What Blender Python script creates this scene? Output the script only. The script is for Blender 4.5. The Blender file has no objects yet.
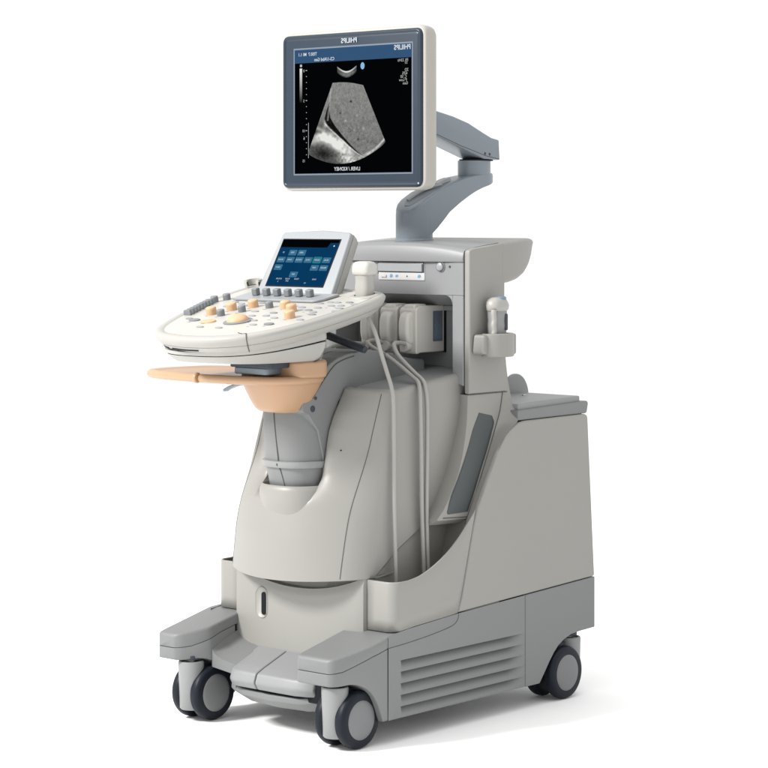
import bpy, bmesh, math, random
import numpy as np
from mathutils import Vector, Matrix
random.seed(4)
rng = np.random.default_rng(7)
S = bpy.context.scene
COL = S.collection
R = math.radians

# ------------------------------------------------------------------ camera
cam = bpy.data.cameras.new('camera')
cam_o = bpy.data.objects.new('camera', cam); COL.objects.link(cam_o)
cam_o.location = (3.71756, -4.27408, 1.2)
cam_o.rotation_euler = (R(90), 0, R(41))
cam.sensor_width = 36; cam.lens = 36 * 2340 / 768
cam.shift_y = -(384 - 215) / 768
cam.clip_end = 400
S.camera = cam_o
S.view_settings.view_transform = 'Standard'
S.view_settings.look = 'None'
S.view_settings.exposure = 0.0
S.cycles.use_denoising = True
S.cycles.max_bounces = 8

# ------------------------------------------------------------------ world: a white photo studio
W = bpy.data.worlds.new('World'); S.world = W; W.use_nodes = True
W.node_tree.nodes['Background'].inputs[0].default_value = (1.0, 1.0, 1.0, 1)
W.node_tree.nodes['Background'].inputs[1].default_value = 1.06

def softbox(name, loc, target, sx, sy, power, col=(1, 1, 1)):
    l = bpy.data.lights.new(name, 'AREA'); l.shape = 'RECTANGLE'
    l.size = sx; l.size_y = sy; l.energy = power; l.color = col
    o = bpy.data.objects.new(name, l); COL.objects.link(o)
    o.location = loc
    o.rotation_euler = (Vector(target) - Vector(loc)).to_track_quat('-Z', 'Y').to_euler()
    return o
softbox('key_softbox', (-1.9, -4.2, 3.9), (0, 0, .6), 1.0, 1.0, 440, (1, .99, .975))
softbox('overhead_softbox', (0.2, -.4, 5.2), (0, 0, 0), 5, 5, 90)

# ------------------------------------------------------------------ materials
ALB = .93     # overall paint lightness
def mat(name, col, rough=.45, metal=0, bump=0, scale=900, emit=None, var=.03, spec=.5, coat=0):
    if 'floor' not in name: col = tuple(c * ALB for c in col)
    m = bpy.data.materials.new(name); m.use_nodes = True
    nt = m.node_tree; b = nt.nodes['Principled BSDF']
    b.inputs['Roughness'].default_value = rough
    b.inputs['Metallic'].default_value = metal
    b.inputs['Specular IOR Level'].default_value = spec
    b.inputs['Coat Weight'].default_value = coat
    tc = nt.nodes.new('ShaderNodeTexCoord')
    nz = nt.nodes.new('ShaderNodeTexNoise'); nz.inputs['Scale'].default_value = 6; nz.inputs['Detail'].default_value = 4
    nt.links.new(tc.outputs['Object'], nz.inputs['Vector'])
    mx = nt.nodes.new('ShaderNodeMix'); mx.data_type = 'RGBA'
    c1 = tuple(c * (1 - var) for c in col) + (1,); c2 = tuple(min(1, c * (1 + var)) for c in col) + (1,)
    mx.inputs[6].default_value = c1; mx.inputs[7].default_value = c2
    nt.links.new(nz.outputs['Fac'], mx.inputs[0]); nt.links.new(mx.outputs[2], b.inputs['Base Color'])
    rr = nt.nodes.new('ShaderNodeMapRange'); rr.inputs[3].default_value = rough - .05; rr.inputs[4].default_value = rough + .06
    nt.links.new(nz.outputs['Fac'], rr.inputs[0]); nt.links.new(rr.outputs[0], b.inputs['Roughness'])
    if bump:
        n2 = nt.nodes.new('ShaderNodeTexNoise'); n2.inputs['Scale'].default_value = scale; n2.inputs['Detail'].default_value = 2
        nt.links.new(tc.outputs['Object'], n2.inputs['Vector'])
        bp = nt.nodes.new('ShaderNodeBump'); bp.inputs['Strength'].default_value = bump; bp.inputs['Distance'].default_value = .0006
        nt.links.new(n2.outputs['Fac'], bp.inputs['Height']); nt.links.new(bp.outputs['Normal'], b.inputs['Normal'])
    if emit:
        b.inputs['Emission Color'].default_value = tuple(emit[:3]) + (1,)
        b.inputs['Emission Strength'].default_value = emit[3]
    return m
BEIGE = mat('warm_white_plastic', (.258, .252, .234), .42, bump=.25)
CREAM = mat('cream_plastic', (.345, .336, .312), .4, bump=.15)
LIT_CREAM = mat('lit_connector_plastic', (.50, .485, .45), .38)  # connector plastic lightened, painting in the front light that misses the bay
GREY = mat('light_grey_plastic', (.168, .174, .173), .5, bump=.25)
LGREY = mat('pale_grey_plastic', (.225, .230, .232), .45, bump=.2)
SILVER = mat('silver_plastic', (.28, .292, .302), .38)
BLUEGREY = mat('blue_grey_paint', (.174, .205, .234), .33, bump=.15)
SLATE = mat('slate_bezel_plastic', (.017, .028, .043), .32, spec=.3)
GRILLE = mat('dark_grille_mesh', (.060, .070, .072), .6, bump=.5, scale=1600)
DARK = mat('black_gap', (.012, .013, .016), .7, spec=.1)
DGREY = mat('dark_grey_rubber', (.042, .049, .06), .5, spec=.25)
SEAM = mat('seam_shadow_gap', (.095, .094, .09), .8, spec=.1)
TYRE = mat('black_rubber_tyre', (.008, .011, .017), .45, spec=.18)
HUB = mat('grey_hub_cap', (.15, .157, .16), .45)
KNOB = mat('grey_knob_plastic', (.17, .18, .19), .45)
TAN = mat('peach_tan_plastic', (.42, .255, .148), .34, bump=.15)
PEACH = mat('peach_key_plastic', (.55, .35, .20), .4)
METAL = mat('brushed_steel', (.5, .5, .5), .25, metal=1)
CABLE = mat('grey_cable_rubber', (.31, .305, .285), .5)
LABELM = mat('blue_grey_label', (.10, .125, .16), .4)
WHITEPL = mat('white_plastic', (.52, .52, .52), .4)
FLOOR = mat('white_studio_floor', (.955, .955, .95), .7, spec=.1, var=.004)

def emis(name, col, k=1.0):
    m = bpy.data.materials.new(name); m.use_nodes = True
    b = m.node_tree.nodes['Principled BSDF']
    b.inputs['Base Color'].default_value = (0, 0, 0, 1)
    b.inputs['Roughness'].default_value = .25
    b.inputs['Emission Color'].default_value = tuple(col) + (1,); b.inputs['Emission Strength'].default_value = k
    b.inputs['Specular IOR Level'].default_value = 0; b.inputs['IOR'].default_value = 1.0
    return m
def emis_noise(name, a, b_, scale):
    m = emis(name, a); nt = m.node_tree; b = nt.nodes['Principled BSDF']
    tc = nt.nodes.new('ShaderNodeTexCoord'); nz = nt.nodes.new('ShaderNodeTexNoise'); nz.inputs['Scale'].default_value = scale
    mx = nt.nodes.new('ShaderNodeMix'); mx.data_type = 'RGBA'
    mx.inputs[6].default_value = tuple(a) + (1,); mx.inputs[7].default_value = tuple(b_) + (1,)
    nt.links.new(tc.outputs['Object'], nz.inputs['Vector']); nt.links.new(nz.outputs['Fac'], mx.inputs[0])
    nt.links.new(mx.outputs[2], b.inputs['Emission Color'])
    return m
LCD_BLACK = emis('lcd_black', (.001, .0015, .002))
LCD_BLUE = emis('lcd_header_blue', (.035, .092, .19))
LCD_NAVY = emis_noise('lcd_navy', (.002, .036, .105), (.003, .046, .125), 30)
LCD_KEY = emis('lcd_key_blue', (.045, .17, .28))
LCD_GREEN = emis('lcd_green', (.0, .22, .16))
LCD_TEXT = emis('lcd_white', (.75, .78, .8))
LCD_GREYT = emis('lcd_grey', (.5, .52, .5))
ICON = mat('printed_blue_icon', (.12, .28, .45), .5)
PRINT = mat('printed_pale_lettering', (.30, .33, .37), .4)

# ------------------------------------------------------------------ mesh helpers
def rpoly(pts, r, n=6):
    """round the corners of a polygon"""
    out = []; N = len(pts)
    rs = r if isinstance(r, (list, tuple)) else [r] * N
    for i in range(N):
        p = Vector(pts[i]); a = Vector(pts[i - 1]) - p; b = Vector(pts[(i + 1) % N]) - p
        ri = rs[i]
        if ri <= 0: out.append(tuple(p)); continue
        la, lb = a.length, b.length
        a.normalize(); b.normalize()
        ang = a.angle(b)
        if ang > R(177): out.append(tuple(p)); continue
        d = min(ri / math.tan(ang / 2), la * .48, lb * .48)
        p0 = p + a * d; p1 = p + b * d
        for k in range(n + 1):
            t = k / n
            q = p0 * (1 - t) ** 2 + p * 2 * t * (1 - t) + p1 * t * t
            out.append(tuple(q))
    return out
def rrect(x0, x1, y0, y1, r, n=6):
    return rpoly([(x0, y0), (x1, y0), (x1, y1), (x0, y1)], r, n)
def spline(pts, n=10, closed=False):
    P = [Vector(p) for p in pts]; N = len(P); out = []
    rngi = range(N if closed else N - 1)
    for i in rngi:
        p1 = P[i]; p2 = P[(i + 1) % N]
        p0 = P[i - 1] if (closed or i > 0) else p1 * 2 - p2
        p3 = P[(i + 2) % N] if (closed or i + 2 < N) else p2 * 2 - p1
        for k in range(n):
            t = k / n
            out.append(.5 * ((2 * p1) + (p2 - p0) * t + (2 * p0 - 5 * p1 + 4 * p2 - p3) * t * t + (3 * p1 - p0 - 3 * p2 + p3) * t ** 3))
    if not closed: out.append(P[-1])
    return [tuple(p) for p in out]
def inset(poly, d):
    """move a closed 2-D outline inward (counter-clockwise) by d"""
    N = len(poly); out = []
    area = sum(poly[i - 1][0] * poly[i][1] - poly[i][0] * poly[i - 1][1] for i in range(N))
    sg = 1 if area > 0 else -1
    for i in range(N):
        t = Vector(poly[(i + 1) % N]) - Vector(poly[i - 1])
        if t.length < 1e-9: out.append(poly[i]); continue
        t.normalize()
        out.append((poly[i][0] - t.y * d * sg, poly[i][1] + t.x * d * sg))
    return out

class MB:
    def __init__(s): s.v = []; s.f = []
    def add(s, v, f):
        o = len(s.v); s.v += [tuple(map(float, p)) for p in v]; s.f += [tuple(i + o for i in q) for q in f]; return s
    def prism(s, poly, axis, a, b):
        n = len(poly)
        def P(p, t):
            return (t, p[0], p[1]) if axis == 'x' else ((p[0], t, p[1]) if axis == 'y' else (p[0], p[1], t))
        v = [P(p, a) for p in poly] + [P(p, b) for p in poly]
        f = [tuple(range(n)), tuple(range(2 * n - 1, n - 1, -1))]
        f += [(i, i + n, (i + 1) % n + n, (i + 1) % n) for i in range(n)]
        return s.add(v, f)
    def box(s, x0, x1, y0, y1, z0, z1):
        return s.prism([(x0, y0), (x1, y0), (x1, y1), (x0, y1)], 'z', z0, z1)
    def loft(s, rings, cap0=True, cap1=True, closed=True):
        n = len(rings[0]); v = [p for r in rings for p in r]; f = []
        for k in range(len(rings) - 1):
            for i in range(n if closed else n - 1):
                j = (i + 1) % n
                f.append((k * n + i, k * n + j, (k + 1) * n + j, (k + 1) * n + i))
        if cap0: f.append(tuple(range(n - 1, -1, -1)))
        if cap1: f.append(tuple(range((len(rings) - 1) * n, len(rings) * n)))
        return s.add(v, f)
    def tube(s, pts, r, n=10, cap=True):
        P = [Vector(p) for p in pts]; rings = []
        t0 = (P[1] - P[0]).normalized(); up = Vector((0, 0, 1)) if abs(t0.z) < .9 else Vector((1, 0, 0))
        u = t0.cross(up).normalized()
        for i, p in enumerate(P):
            t = (P[min(i + 1, len(P) - 1)] - P[max(i - 1, 0)]).normalized()
            u = (u - t * u.dot(t)).normalized(); w = t.cross(u)
            rr = r[i] if isinstance(r, (list, tuple)) else r
            rings.append([tuple(p + u * (rr * math.cos(a)) + w * (rr * math.sin(a))) for a in [2 * math.pi * k / n for k in range(n)]])
        return s.loft(rings, cap, cap)
    def lathe(s, prof, o=(0, 0, 0), axis='z', n=32, sx=1, sy=1):
        rings = []
        for (r, h) in prof:
            ring = []
            for k in range(n):
                a = 2 * math.pi * k / n; c, d = r * math.cos(a) * sx, r * math.sin(a) * sy
                q = {'z': (c, d, h), 'x': (h, c, d), 'y': (d, h, c)}[axis]
                ring.append((q[0] + o[0], q[1] + o[1], q[2] + o[2]))
            rings.append(ring)
        return s.loft(rings)
    def grid(s, P):
        """P[i][j] = point"""
        a, b = len(P), len(P[0])
        return s.add([p for row in P for p in row], [(i * b + j, i * b + j + 1, (i + 1) * b + j + 1, (i + 1) * b + j) for i in range(a - 1) for j in range(b - 1)])
    def build(s, name, m, parent=None, bev=0, seg=3, sub=0, ang=38, off=(0, 0, 0), thick=0, M=None):
        me = bpy.data.meshes.new(name)
        v = s.v if off == (0, 0, 0) else [(p[0] - off[0], p[1] - off[1], p[2] - off[2]) for p in s.v]
        if M is not None: v = [tuple(M @ Vector(p)) for p in v]
        me.from_pydata(v, [], s.f); me.validate()
        bm = bmesh.new(); bm.from_mesh(me); bmesh.ops.recalc_face_normals(bm, faces=bm.faces); bm.to_mesh(me); bm.free()
        me.materials.append(m)
        me.polygons.foreach_set('use_smooth', [True] * len(me.polygons)); me.set_sharp_from_angle(angle=R(ang))
        o = bpy.data.objects.new(name, me); COL.objects.link(o)
        if parent is not None: o.parent = parent
        if thick:
            q = o.modifiers.new('thickness', 'SOLIDIFY'); q.thickness = thick; q.offset = -1
        if bev:
            b = o.modifiers.new('bevel', 'BEVEL'); b.width = bev; b.segments = seg; b.limit_method = 'ANGLE'; b.angle_limit = R(30)
            b.harden_normals = True; b.use_clamp_overlap = True
        if sub:
            q = o.modifiers.new('subd', 'SUBSURF'); q.levels = sub; q.render_levels = sub
        return o
def put(o, label=None, cat=None, group=None, kind=None):
    if label: o['label'] = label
    if cat: o['category'] = cat
    if group: o['group'] = group
    if kind: o['kind'] = kind
    return o
def thing(name, label, cat, loc=(0, 0, 0), group=None):
    o = bpy.data.objects.new(name, None); COL.objects.link(o); o.location = loc; o.empty_display_size = .1
    return put(o, label, cat, group)
def copy_part(o, parent, loc=None):
    c = o.copy(); COL.objects.link(c); c.parent = parent
    if loc is not None: c.location = loc
    for ch in o.children: copy_part(ch, c)
    return c
def text(name, body, size, o, ux, uy, m, parent, align='CENTER', mirror=True, bold=0):
    """flat lettering; ux/uy are the reading and up directions as seen; mirror flips it like the photograph"""
    cu = bpy.data.curves.new('lettering', 'FONT'); cu.body = body; cu.size = size; cu.align_x = align; cu.align_y = 'CENTER'
    cu.offset = bold * size; cu.resolution_u = 3
    t = bpy.data.objects.new('lettering', cu); COL.objects.link(t)
    dg = bpy.context.evaluated_depsgraph_get(); dg.update()
    me0 = bpy.data.meshes.new_from_object(t.evaluated_get(dg))
    bpy.data.objects.remove(t)
    ux, uy, o = Vector(ux).normalized(), Vector(uy).normalized(), Vector(o)
    k = -1 if mirror else 1
    vs = [tuple(o + ux * (p.co.x * k) + uy * p.co.y) for p in me0.vertices]
    fs = [tuple(p.vertices) for p in me0.polygons]
    bpy.data.meshes.remove(me0)
    b = MB().add(vs, fs)
    return b.build(name, m, parent)
def sstep(a, b, x):
    t = np.clip((x - a) / (b - a), 0, 1); return t * t * (3 - 2 * t)

# ------------------------------------------------------------------ setting
fl = MB().grid([[(x, y, 0) for y in np.linspace(-60, 90, 12)] for x in np.linspace(-80, 80, 12)]).build('floor', FLOOR)
put(fl, 'seamless white studio floor under the ultrasound machine', 'floor', kind='structure')

# ------------------------------------------------------------------ the machine
U = thing('ultrasound_machine', 'beige and grey medical ultrasound cart with monitor, control console and casters', 'ultrasound machine')

X0 = -.035                      # centre plane
XL, XR = -.32, .25              # outer side planes

# ---- chassis
def skirt(xs, sgn):
    """side skirt with five louvres; grid in y/z, louvres pressed inward"""
    zt = lambda y: float(np.interp(y, [-.27, -.2, -.02, .236], [.2465, .2540, .2660, .2772]))
    ys = np.unique(np.concatenate([np.linspace(-.27, .236, 90), np.linspace(.16, .236, 40)]))
    tops = [.1855, .1595, .1330, .1065, .0805]
    zs = [.055]
    for t in reversed(tops):
        zs += list(np.linspace(t - .0185, t - .0005, 8)) + [t + .0003]
    zs += list(np.linspace(.192, .24, 5)); zs = sorted(set(zs))
    P = []
    for z in zs:
        row = []
        for y in ys:
            d = 0
            for t in tops:
                if t - .0186 <= z <= t:
                    k = (z - (t - .0185)) / .018
                    e = float(sstep(-.226, -.219, y)) * (1 - float(sstep(.165, .238, y)))
                    d = .016 * max(0, k) ** 1.1 * e
            zz = zt(y) if z == zs[-1] else z
            row.append((xs - sgn * d, y, zz))
        P.append(row)
    return P
b = MB(); b.grid(skirt(XR, 1))
b.build('side_skirt', GREY, U)
MB().tube(spline([(.2502, y, z) for y, z in ((-.2716, .2185), (-.22, .221), (-.16, .2255), (-.10, .2315), (-.05, .2385), (-.028, .246), (-.02, .256), (-.018, .265))], 5), .0008, 6).build('panel_seam', SEAM, U)
b = MB(); b.grid(skirt(XL, -1)); b.build('side_skirt', GREY, U)
b = MB(); b.box(XL + .02, XR - .02, -.24, .234, .05, .2645); b.build('chassis_core', GREY, U, bev=.004)
# rear skirt with the wheel arch
rear = [(.2385, .054), (.296, .054), (.318, .080), (.337, .103), (.355, .122), (.372, .136), (.395, .148), (.425, .157), (.462, .160), (.525, .162), (.525, .2895), (.2385, .2772)]
for xs0, xs1 in ((XR - .03, XR), (XL, XL + .03)):
    MB().prism(rear, 'x', xs0, xs1).build('rear_skirt', GREY, U, bev=.002, seg=2)
b = MB(); b.box(XL + .032, XR - .032, .42, .5249, .165, .285); b.build('rear_crossmember', GREY, U, bev=.004)
b = MB(); b.box(XL + .032, XR - .032, .236, .418, .17, .262); b.build('rear_floor_pan', DGREY, U)

# ---- legs: cap and lower shell with wheel arch
def leg(inner, outer):
    sg = 1 if outer > inner else -1
    zt_ = lambda y: float(np.interp(y, [-.425, -.418, -.405, -.25, -.1, -.06], [.2050, .2092, .2125, .2475, .2565, .2585]))
    seam = lambda y: float(np.interp(y, [-.425, -.395, -.36, -.32, -.272, -.06], [.1762, .1800, .1926, .2061, .2172, .2340]))
    zb_ = lambda y: float(np.interp(y, [-.425, -.40, -.378, -.362, -.35, -.336, -.325, -.315, -.306, -.298, -.292, -.286], [.1475, .1475, .1495, .1475, .1430, .1355, .1265, .1145, .1000, .083, .068, .0545]))
    def span(y):
        if sg > 0:
            k = max(0, min(1, (-.30 - y) / .125)); o = inner + (outer - inner) * (1 - .26 * k ** 1.6); i = inner
        else:
            k = max(0, min(1, (-.352 - y) / .07)); i = outer + (inner - outer) * (1 - .40 * k ** 1.3); o = outer
        t = max(0, (-.411 - y) / .014); c = .011 * (1 - math.sqrt(max(0, 1 - min(1, t) ** 2)))
        return i + sg * c, o - sg * c
    def build(nm, lo_f, hi_f, ys, rt, rb, m):
        rings = []
        for q, y in enumerate(ys):
            i, o = span(y); a, z1 = lo_f(y), hi_f(y)
            e = .004 if q == 0 else (.0012 if q == 1 else 0)
            z1 -= e * (1 if rt > .003 else .3); a += e * (1 if rb > .003 else .2)
            pts = []
            for (cx, cz, rr, a0) in ((o - sg * rb, a + rb, rb, -90), (o - sg * rt, z1 - rt, rt, 0), (i + sg * rt, z1 - rt, rt, 90), (i + sg * rb, a + rb, rb, 180)):
                for h in range(5):
                    an = R(a0 + 90 * h / 4); pts.append((cx + sg * rr * math.cos(an), y, cz + rr * math.sin(an)))
            rings.append(pts)
        return MB().loft(rings).build(nm, m, U, ang=55)
    ys = [-.425, -.4235, -.421, -.418, -.414, -.409, -.404] + list(np.linspace(-.395, -.06, 50))
    build('leg_cap', lambda y: seam(y) + .0006, zt_, ys, .0065, .0012, GREY)
    ys2 = [-.425, -.4235, -.421, -.418, -.414, -.409, -.404] + list(np.linspace(-.395, -.286, 48)) + [-.280, -.2716]
    build('leg_shell', zb_, lambda y: seam(y) - .0006, ys2, .0012, .004, GREY)
leg(.106, .2488); leg(-.2350, -.3440)
# valley between the far leg and the pedals
b = MB()
rings = []
for y, zb in ((-.350, .158), (-.33, .166), (-.30, .180), (-.262, .192)):
    rings.append([(-.2345, y, zb + .012), (-.228, y, zb + .003), (-.215, y, zb - .004), (-.195, y, zb - .010), (-.15, y, zb - .016), (-.15, y, zb - .04), (-.2345, y, zb - .03)])
b.loft(rings).build('footwell', GREY, U, ang=50)

# ---- foot pedals
def pedal(x0, x1, name):
    prof = rpoly([(-.374, .100), (-.384, .116), (-.376, .137), (-.352, .1475), (-.262, .1805), (-.262, .13), (-.34, .096)], [.006, .01, .012, .02, 0, 0, .01])
    b = MB().prism(prof, 'x', x0, x1)
    return b
for x0, x1, rnd in ((-.160, -.0645, -1), (-.0615, .104, 1)):
    b = pedal(x0, x1, '')
    v = []
    for (x, y, z) in b.v:
        e = (x0 if rnd < 0 else x1)
        v.append((x, y, z))
    # round the outer corner by pulling the outer end back
    nb = MB(); xs = [x0 + (x1 - x0) * t for t in (0, .04, .12, .3, .6, .9, 1)] if rnd < 0 else [x0 + (x1 - x0) * t for t in (0, .1, .4, .7, .88, .96, 1)]
    prof = [(p[1], p[2]) for p in b.v[:len(b.v) // 2]]
    rings = []
    for x in xs:
        t = (x - x0) / (x1 - x0); k = (max(0, .3 - t) / .3) if rnd < 0 else max(0, t - .6) / .4
        pull = .022 * k ** 2.2
        rings.append([(x, y + (pull if y < -.3 else 0), z) for (y, z) in prof])
    nb.loft(rings).build('foot_pedal', LGREY, U, bev=.0035, seg=3)
# bumper tray under the pedals
prof = rpoly([(-.372, .078), (-.370, .092), (-.352, .092), (-.352, .084), (-.20, .086), (-.20, .054), (-.335, .056)], [.006, .004, .002, .002, .01, .01, .03])
b = MB(); rings = []
for x in (-.175, -.16, -.12, -.03, .06, .13, .16, .17):
    t = abs((x + .03) / .165); pull = .04 * t ** 3
    rings.append([(x, y + (pull if y < -.3 else 0), z + .022 * max(0, t - .3) ** 2) for (y, z) in prof])
b.loft(rings).build('front_bumper', GREY, U, ang=50)
b = MB(); b.box(-.15, .16, -.355, -.24, .087, .13); b.build('pedal_well', DARK, U)

# ---- casters
def caster(x, y, flip, trail=.040, name='caster'):
    """fork housing at its swivel axis with two wheels; wheels trail by flip*0.042"""
    cx, cy = x, y
    b = MB()
    ring = lambda z, rx, ry, dy=0: [(cx + rx * math.cos(a), cy + dy + ry * math.sin(a), z) for a in [2 * math.pi * k / 28 for k in range(28)]]
    b.loft([ring(.028, .0255, .025, .002 * flip), ring(.031, .0285, .028, .002 * flip), ring(.09, .0298, .0298, .001 * flip), ring(.138, .0308, .0308), ring(.142, .0295, .0295), ring(.1425, .025, .025), ring(.139, .024, .024)])
    c = b.build(name, LGREY, U, ang=45)
    d = MB()                                    # fender bridging to the axle
    ex = trail - .040
    prof = [(cy + flip * p, q) for p, q in rpoly([(.0, .135), (.03 + ex, .1385), (.062 + ex, .131), (.09 + ex, .105), (.1005 + ex, .066), (.112 + ex, .066), (.100 + ex, .112), (.066 + ex, .141), (.03 + ex, .1485), (-.0, .144)][::-1], .003)] if False else [(cy + flip * p, q) for p, q in rpoly([(.0, .13), (.03 + ex, .137), (.062 + ex, .128), (.09 + ex, .10), (.099 + ex, .062), (.088 + ex, .060), (.08 + ex, .09), (.055 + ex, .112), (.042 + ex, .06), (.03 + ex, .05), (.0, .05)], .006)]
    d.prism(prof, 'x', cx - .010, cx + .010); d.build('fender', DGREY, c, bev=.003)
    MB().lathe([(.012, .139), (.012, .168)], (cx, cy, 0), 'z', 20).build('stem', METAL, c)
    MB().lathe([(.021, .146), (.0215, .149), (.0215, .156), (.02, .158)], (cx, cy, 0), 'z', 24).build('swivel_collar', DGREY, c)
    wy = cy + flip * trail
    for s in (-1, 1):
        wx = cx + s * .031
        prof = [(.045, -.0135), (.058, -.0135), (.0625, -.011), (.065, -.006), (.0652, 0), (.065, .006), (.0625, .011), (.058, .0135), (.045, .0135)]
        MB().lathe(prof, (wx, wy, .0655), 'x', 48).build('tyre', TYRE, c)
        MB().lathe([(.0002, s * .0175), (.02, s * .017), (.036, s * .0158), (.0435, s * .0142), (.0462, s * .0115), (.0462, 0)], (wx, wy, .0655), 'x', 48).build('hub_cap', HUB, c, ang=60)
    MB().lathe([(.008, cx - .03), (.008, cx + .03)], (0, wy, .0655), 'x', 16).build('axle', METAL, c)
    return c
caster(.189, -.383, 1)
caster(-.2735, -.381, 1)
caster(.211, .466, -1, .064)
caster(-.281, .466, -1, .064)

# ---- front plate with key slot
def plate_y(x):
    t = (x + .035) / .2; return -.262 - .012 * max(0, 1 - t * t)
xs = list(np.linspace(-.243, .1635, 36))
def rimz(x):
    t = (x + .04) / .203; return .327 + .040 * abs(t) ** 2.2
P = [[(x, plate_y(x) - .004, zb + (rimz(x) - zb) * t) for x in xs for zb in (.16,)] for t in np.linspace(0, 1, 14)]
b = MB()
front = []
for t in np.linspace(0, 1, 26):
    row = []
    for x in xs:
        zb = .165; row.append((x, plate_y(x) + .004 * sstep(.9, 1, t), zb + (rimz(x) - zb) * t))
    front.append(row)
# side returns
full = []
for row in front:
    x0, y0, z0 = row[0]; x1, y1, z1 = row[-1]
    full.append([(x0 - .001, y0 + .05, z0), (x0 - .0008, y0 + .007, z0), (x0 + .002, y0 + .0015, z0)] + row[1:-1] + [(x1 + .001, y1 + .003, z1), (x1 + .0035, y1 + .010, z1), (x1 + .0035, y1 + .05, z1)])
top = [(p[0], min(p[1] + .012, -.2) if 2 < i < len(full[-1]) - 3 else p[1], p[2] + .001) for i, p in enumerate(full[-1])]
full.append(top)
full.append([(p[0], p[1] + .004, p[2] + .001) for p in top]); full.append([(p[0], p[1] + .012, p[2] + (.373 - p[2]) * .45) for p in top]); full.append([(p[0], p[1] + .018, .373) for p in top]); full.append([(p[0], p[1] + .03, .385) for p in top])
pl = b.grid(full).build('front_plate', BEIGE, U, ang=50)
# key slot: recessed pill
def pill(cx, cz, w, h, n=10):
    pts = []
    for k in range(n + 1):
        a = math.pi * k / n; pts.append((cx + w * math.cos(a), cz + h - w + w * math.sin(a)))
    for k in range(n + 1):
        a = math.pi + math.pi * k / n; pts.append((cx + w * math.cos(a), cz - h + w + w * math.sin(a)))
    return pts
sy = plate_y(-.146)
o1 = pill(-.146, .281, .0205, .038); o2 = pill(-.146, .281, .0175, .035)
b = MB(); b.loft([[(p[0], sy - .0005, p[1]) for p in o1], [(p[0], sy - .0032, p[1]) for p in inset(o1, .0018)], [(p[0], sy - .0012, p[1]) for p in o2]], cap0=False, cap1=True)
b.build('slot_surround', CREAM, pl, ang=70)
MB().prism(pill(-.139, .279, .0065, .027), 'y', sy - .0035, sy - .0005).build('slot_opening', DARK, pl)

# ---- side bins (cable pockets)
def bin_(xo, sgn):
    prof = [(-.247, .240), (-.247, .364), (-.20, .3645), (-.165, .369), (-.13, .379), (-.09, .396), (-.05, .418), (-.015, .445), (.02, .478), (.048, .507), (.036, .47), (.022, .42), (.006, .36), (-.01, .30), (-.022, .2675), (-.09, .262), (-.18, .252)]
    w = .088
    b = MB()
    # outer wall with rounded front corner: sweep the profile height along a plan path
    plan = [(xo - sgn * w, -.247)] + [(xo - sgn * (.030 - .030 * math.sin(a)), -.247 + .030 * (1 - math.cos(a)) + 0) for a in []]
    path = [(xo - sgn * w, -.2495), (xo - sgn * .05, -.2495)]
    for k in range(9):
        a = math.pi / 2 * k / 8
        path.append((xo - sgn * .026 + sgn * .026 * math.sin(a), -.2235 - .026 * math.cos(a)))
    path += [(xo, y) for y in (-.2, -.18, -.16, -.14, -.12, -.1, -.08, -.06, -.04, -.022, -.01, .0, .01, .022, .032, .045)]
    topz = lambda y: float(np.interp(y, [-.25, -.2, -.165, -.13, -.09, -.05, -.015, .02, .045], [.364, .3645, .369, .379, .396, .418, .445, .478, .5035]))
    botz = lambda y: float(np.interp(y, [-.25, -.18, -.09, -.024, -.022, -.01, .006, .022, .036, .045], [.2500, .2568, .2624, .2668, .268, .303, .36, .42, .47, .503]))
    rows = []
    for (x, y) in path:
        zt, zb = topz(y), botz(y)
        rows.append([(x, y, zb + (zt - zb) * t) for t in (0, .25, .5, .75, .97)] + [(x - sgn * .0015 * (1 if abs(x - xo) < .02 else 0), y + (.0015 if abs(x - xo) > .02 else 0), zt)])
    b.grid(rows)
    return b.build('cable_bin', BEIGE, U, thick=.004)
bin_(XR, 1); bin_(XL, -1)
for sgn, xo in ((1, XR), (-1, XL)):
    MB().box(min(xo - sgn * .09, xo - sgn * .004), max(xo - sgn * .09, xo - sgn * .004), -.212, .14, .2675, .274).build('bin_floor', BEIGE, U)

# ---- rear cabinet
cab = [(-.020, .2672), (.236, .2785), (.525, .2908), (.5247, .30), (.4965, .690), (.4935, .6985), (.486, .7008), (.474, .7015), (.236, .7005), (.212, .697), (.195, .690), (.178, .681), (.162, .669), (.131, .633), (.092, .569), (.054, .503), (.0405, .47), (.0265, .42), (.0105, .36), (-.0055, .303)]
for nm, x0, x1 in (('cabinet_side', XR - .014, XR), ('cabinet_side', XL, XL + .014)):
    MB().prism(cab, 'x', x0, x1).build(nm, BEIGE, U, bev=.005, seg=4)
core = [(.02, .27), (.515, .289), (.488, .688), (.30, .688), (.24, .66), (.15, .52), (.06, .30)]
MB().prism(core, 'x', XL + .0142, XR - .0142).build('cabinet_core', BEIGE, U, bev=.004)
# grey lid tray
tray = rpoly([(.205, .704), (.487, .704), (.506, .728), (.506, .7305), (.205, .7285)], [0, .008, .004, .002, 0])
tray = [(.215, .7018), (.4925, .7022), (.4975, .7032), (.5035, .7265), (.5, .7335), (.215, .7265)]
MB().box(XL + .0145, XR - .0145, .24, .488, .6885, .7015).build('lid_rail', GREY, U)
lid = MB().prism(tray, 'x', XL + .006, XR - .004).build('cabinet_lid', GREY, U, bev=.005, seg=4)
b = MB(); b.prism([(.225, .722), (.478, .729), (.478, .747), (.30, .744), (.225, .741)], 'x', XL + .03, XR - .012); b.build('lid_pad', LGREY, lid, bev=.004)
MB().lathe([(.006, .7465), (.005, .7485), (.0001, .7488)], (.12, .40, 0), 'z', 16).build('lid_screw', METAL, lid)
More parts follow.
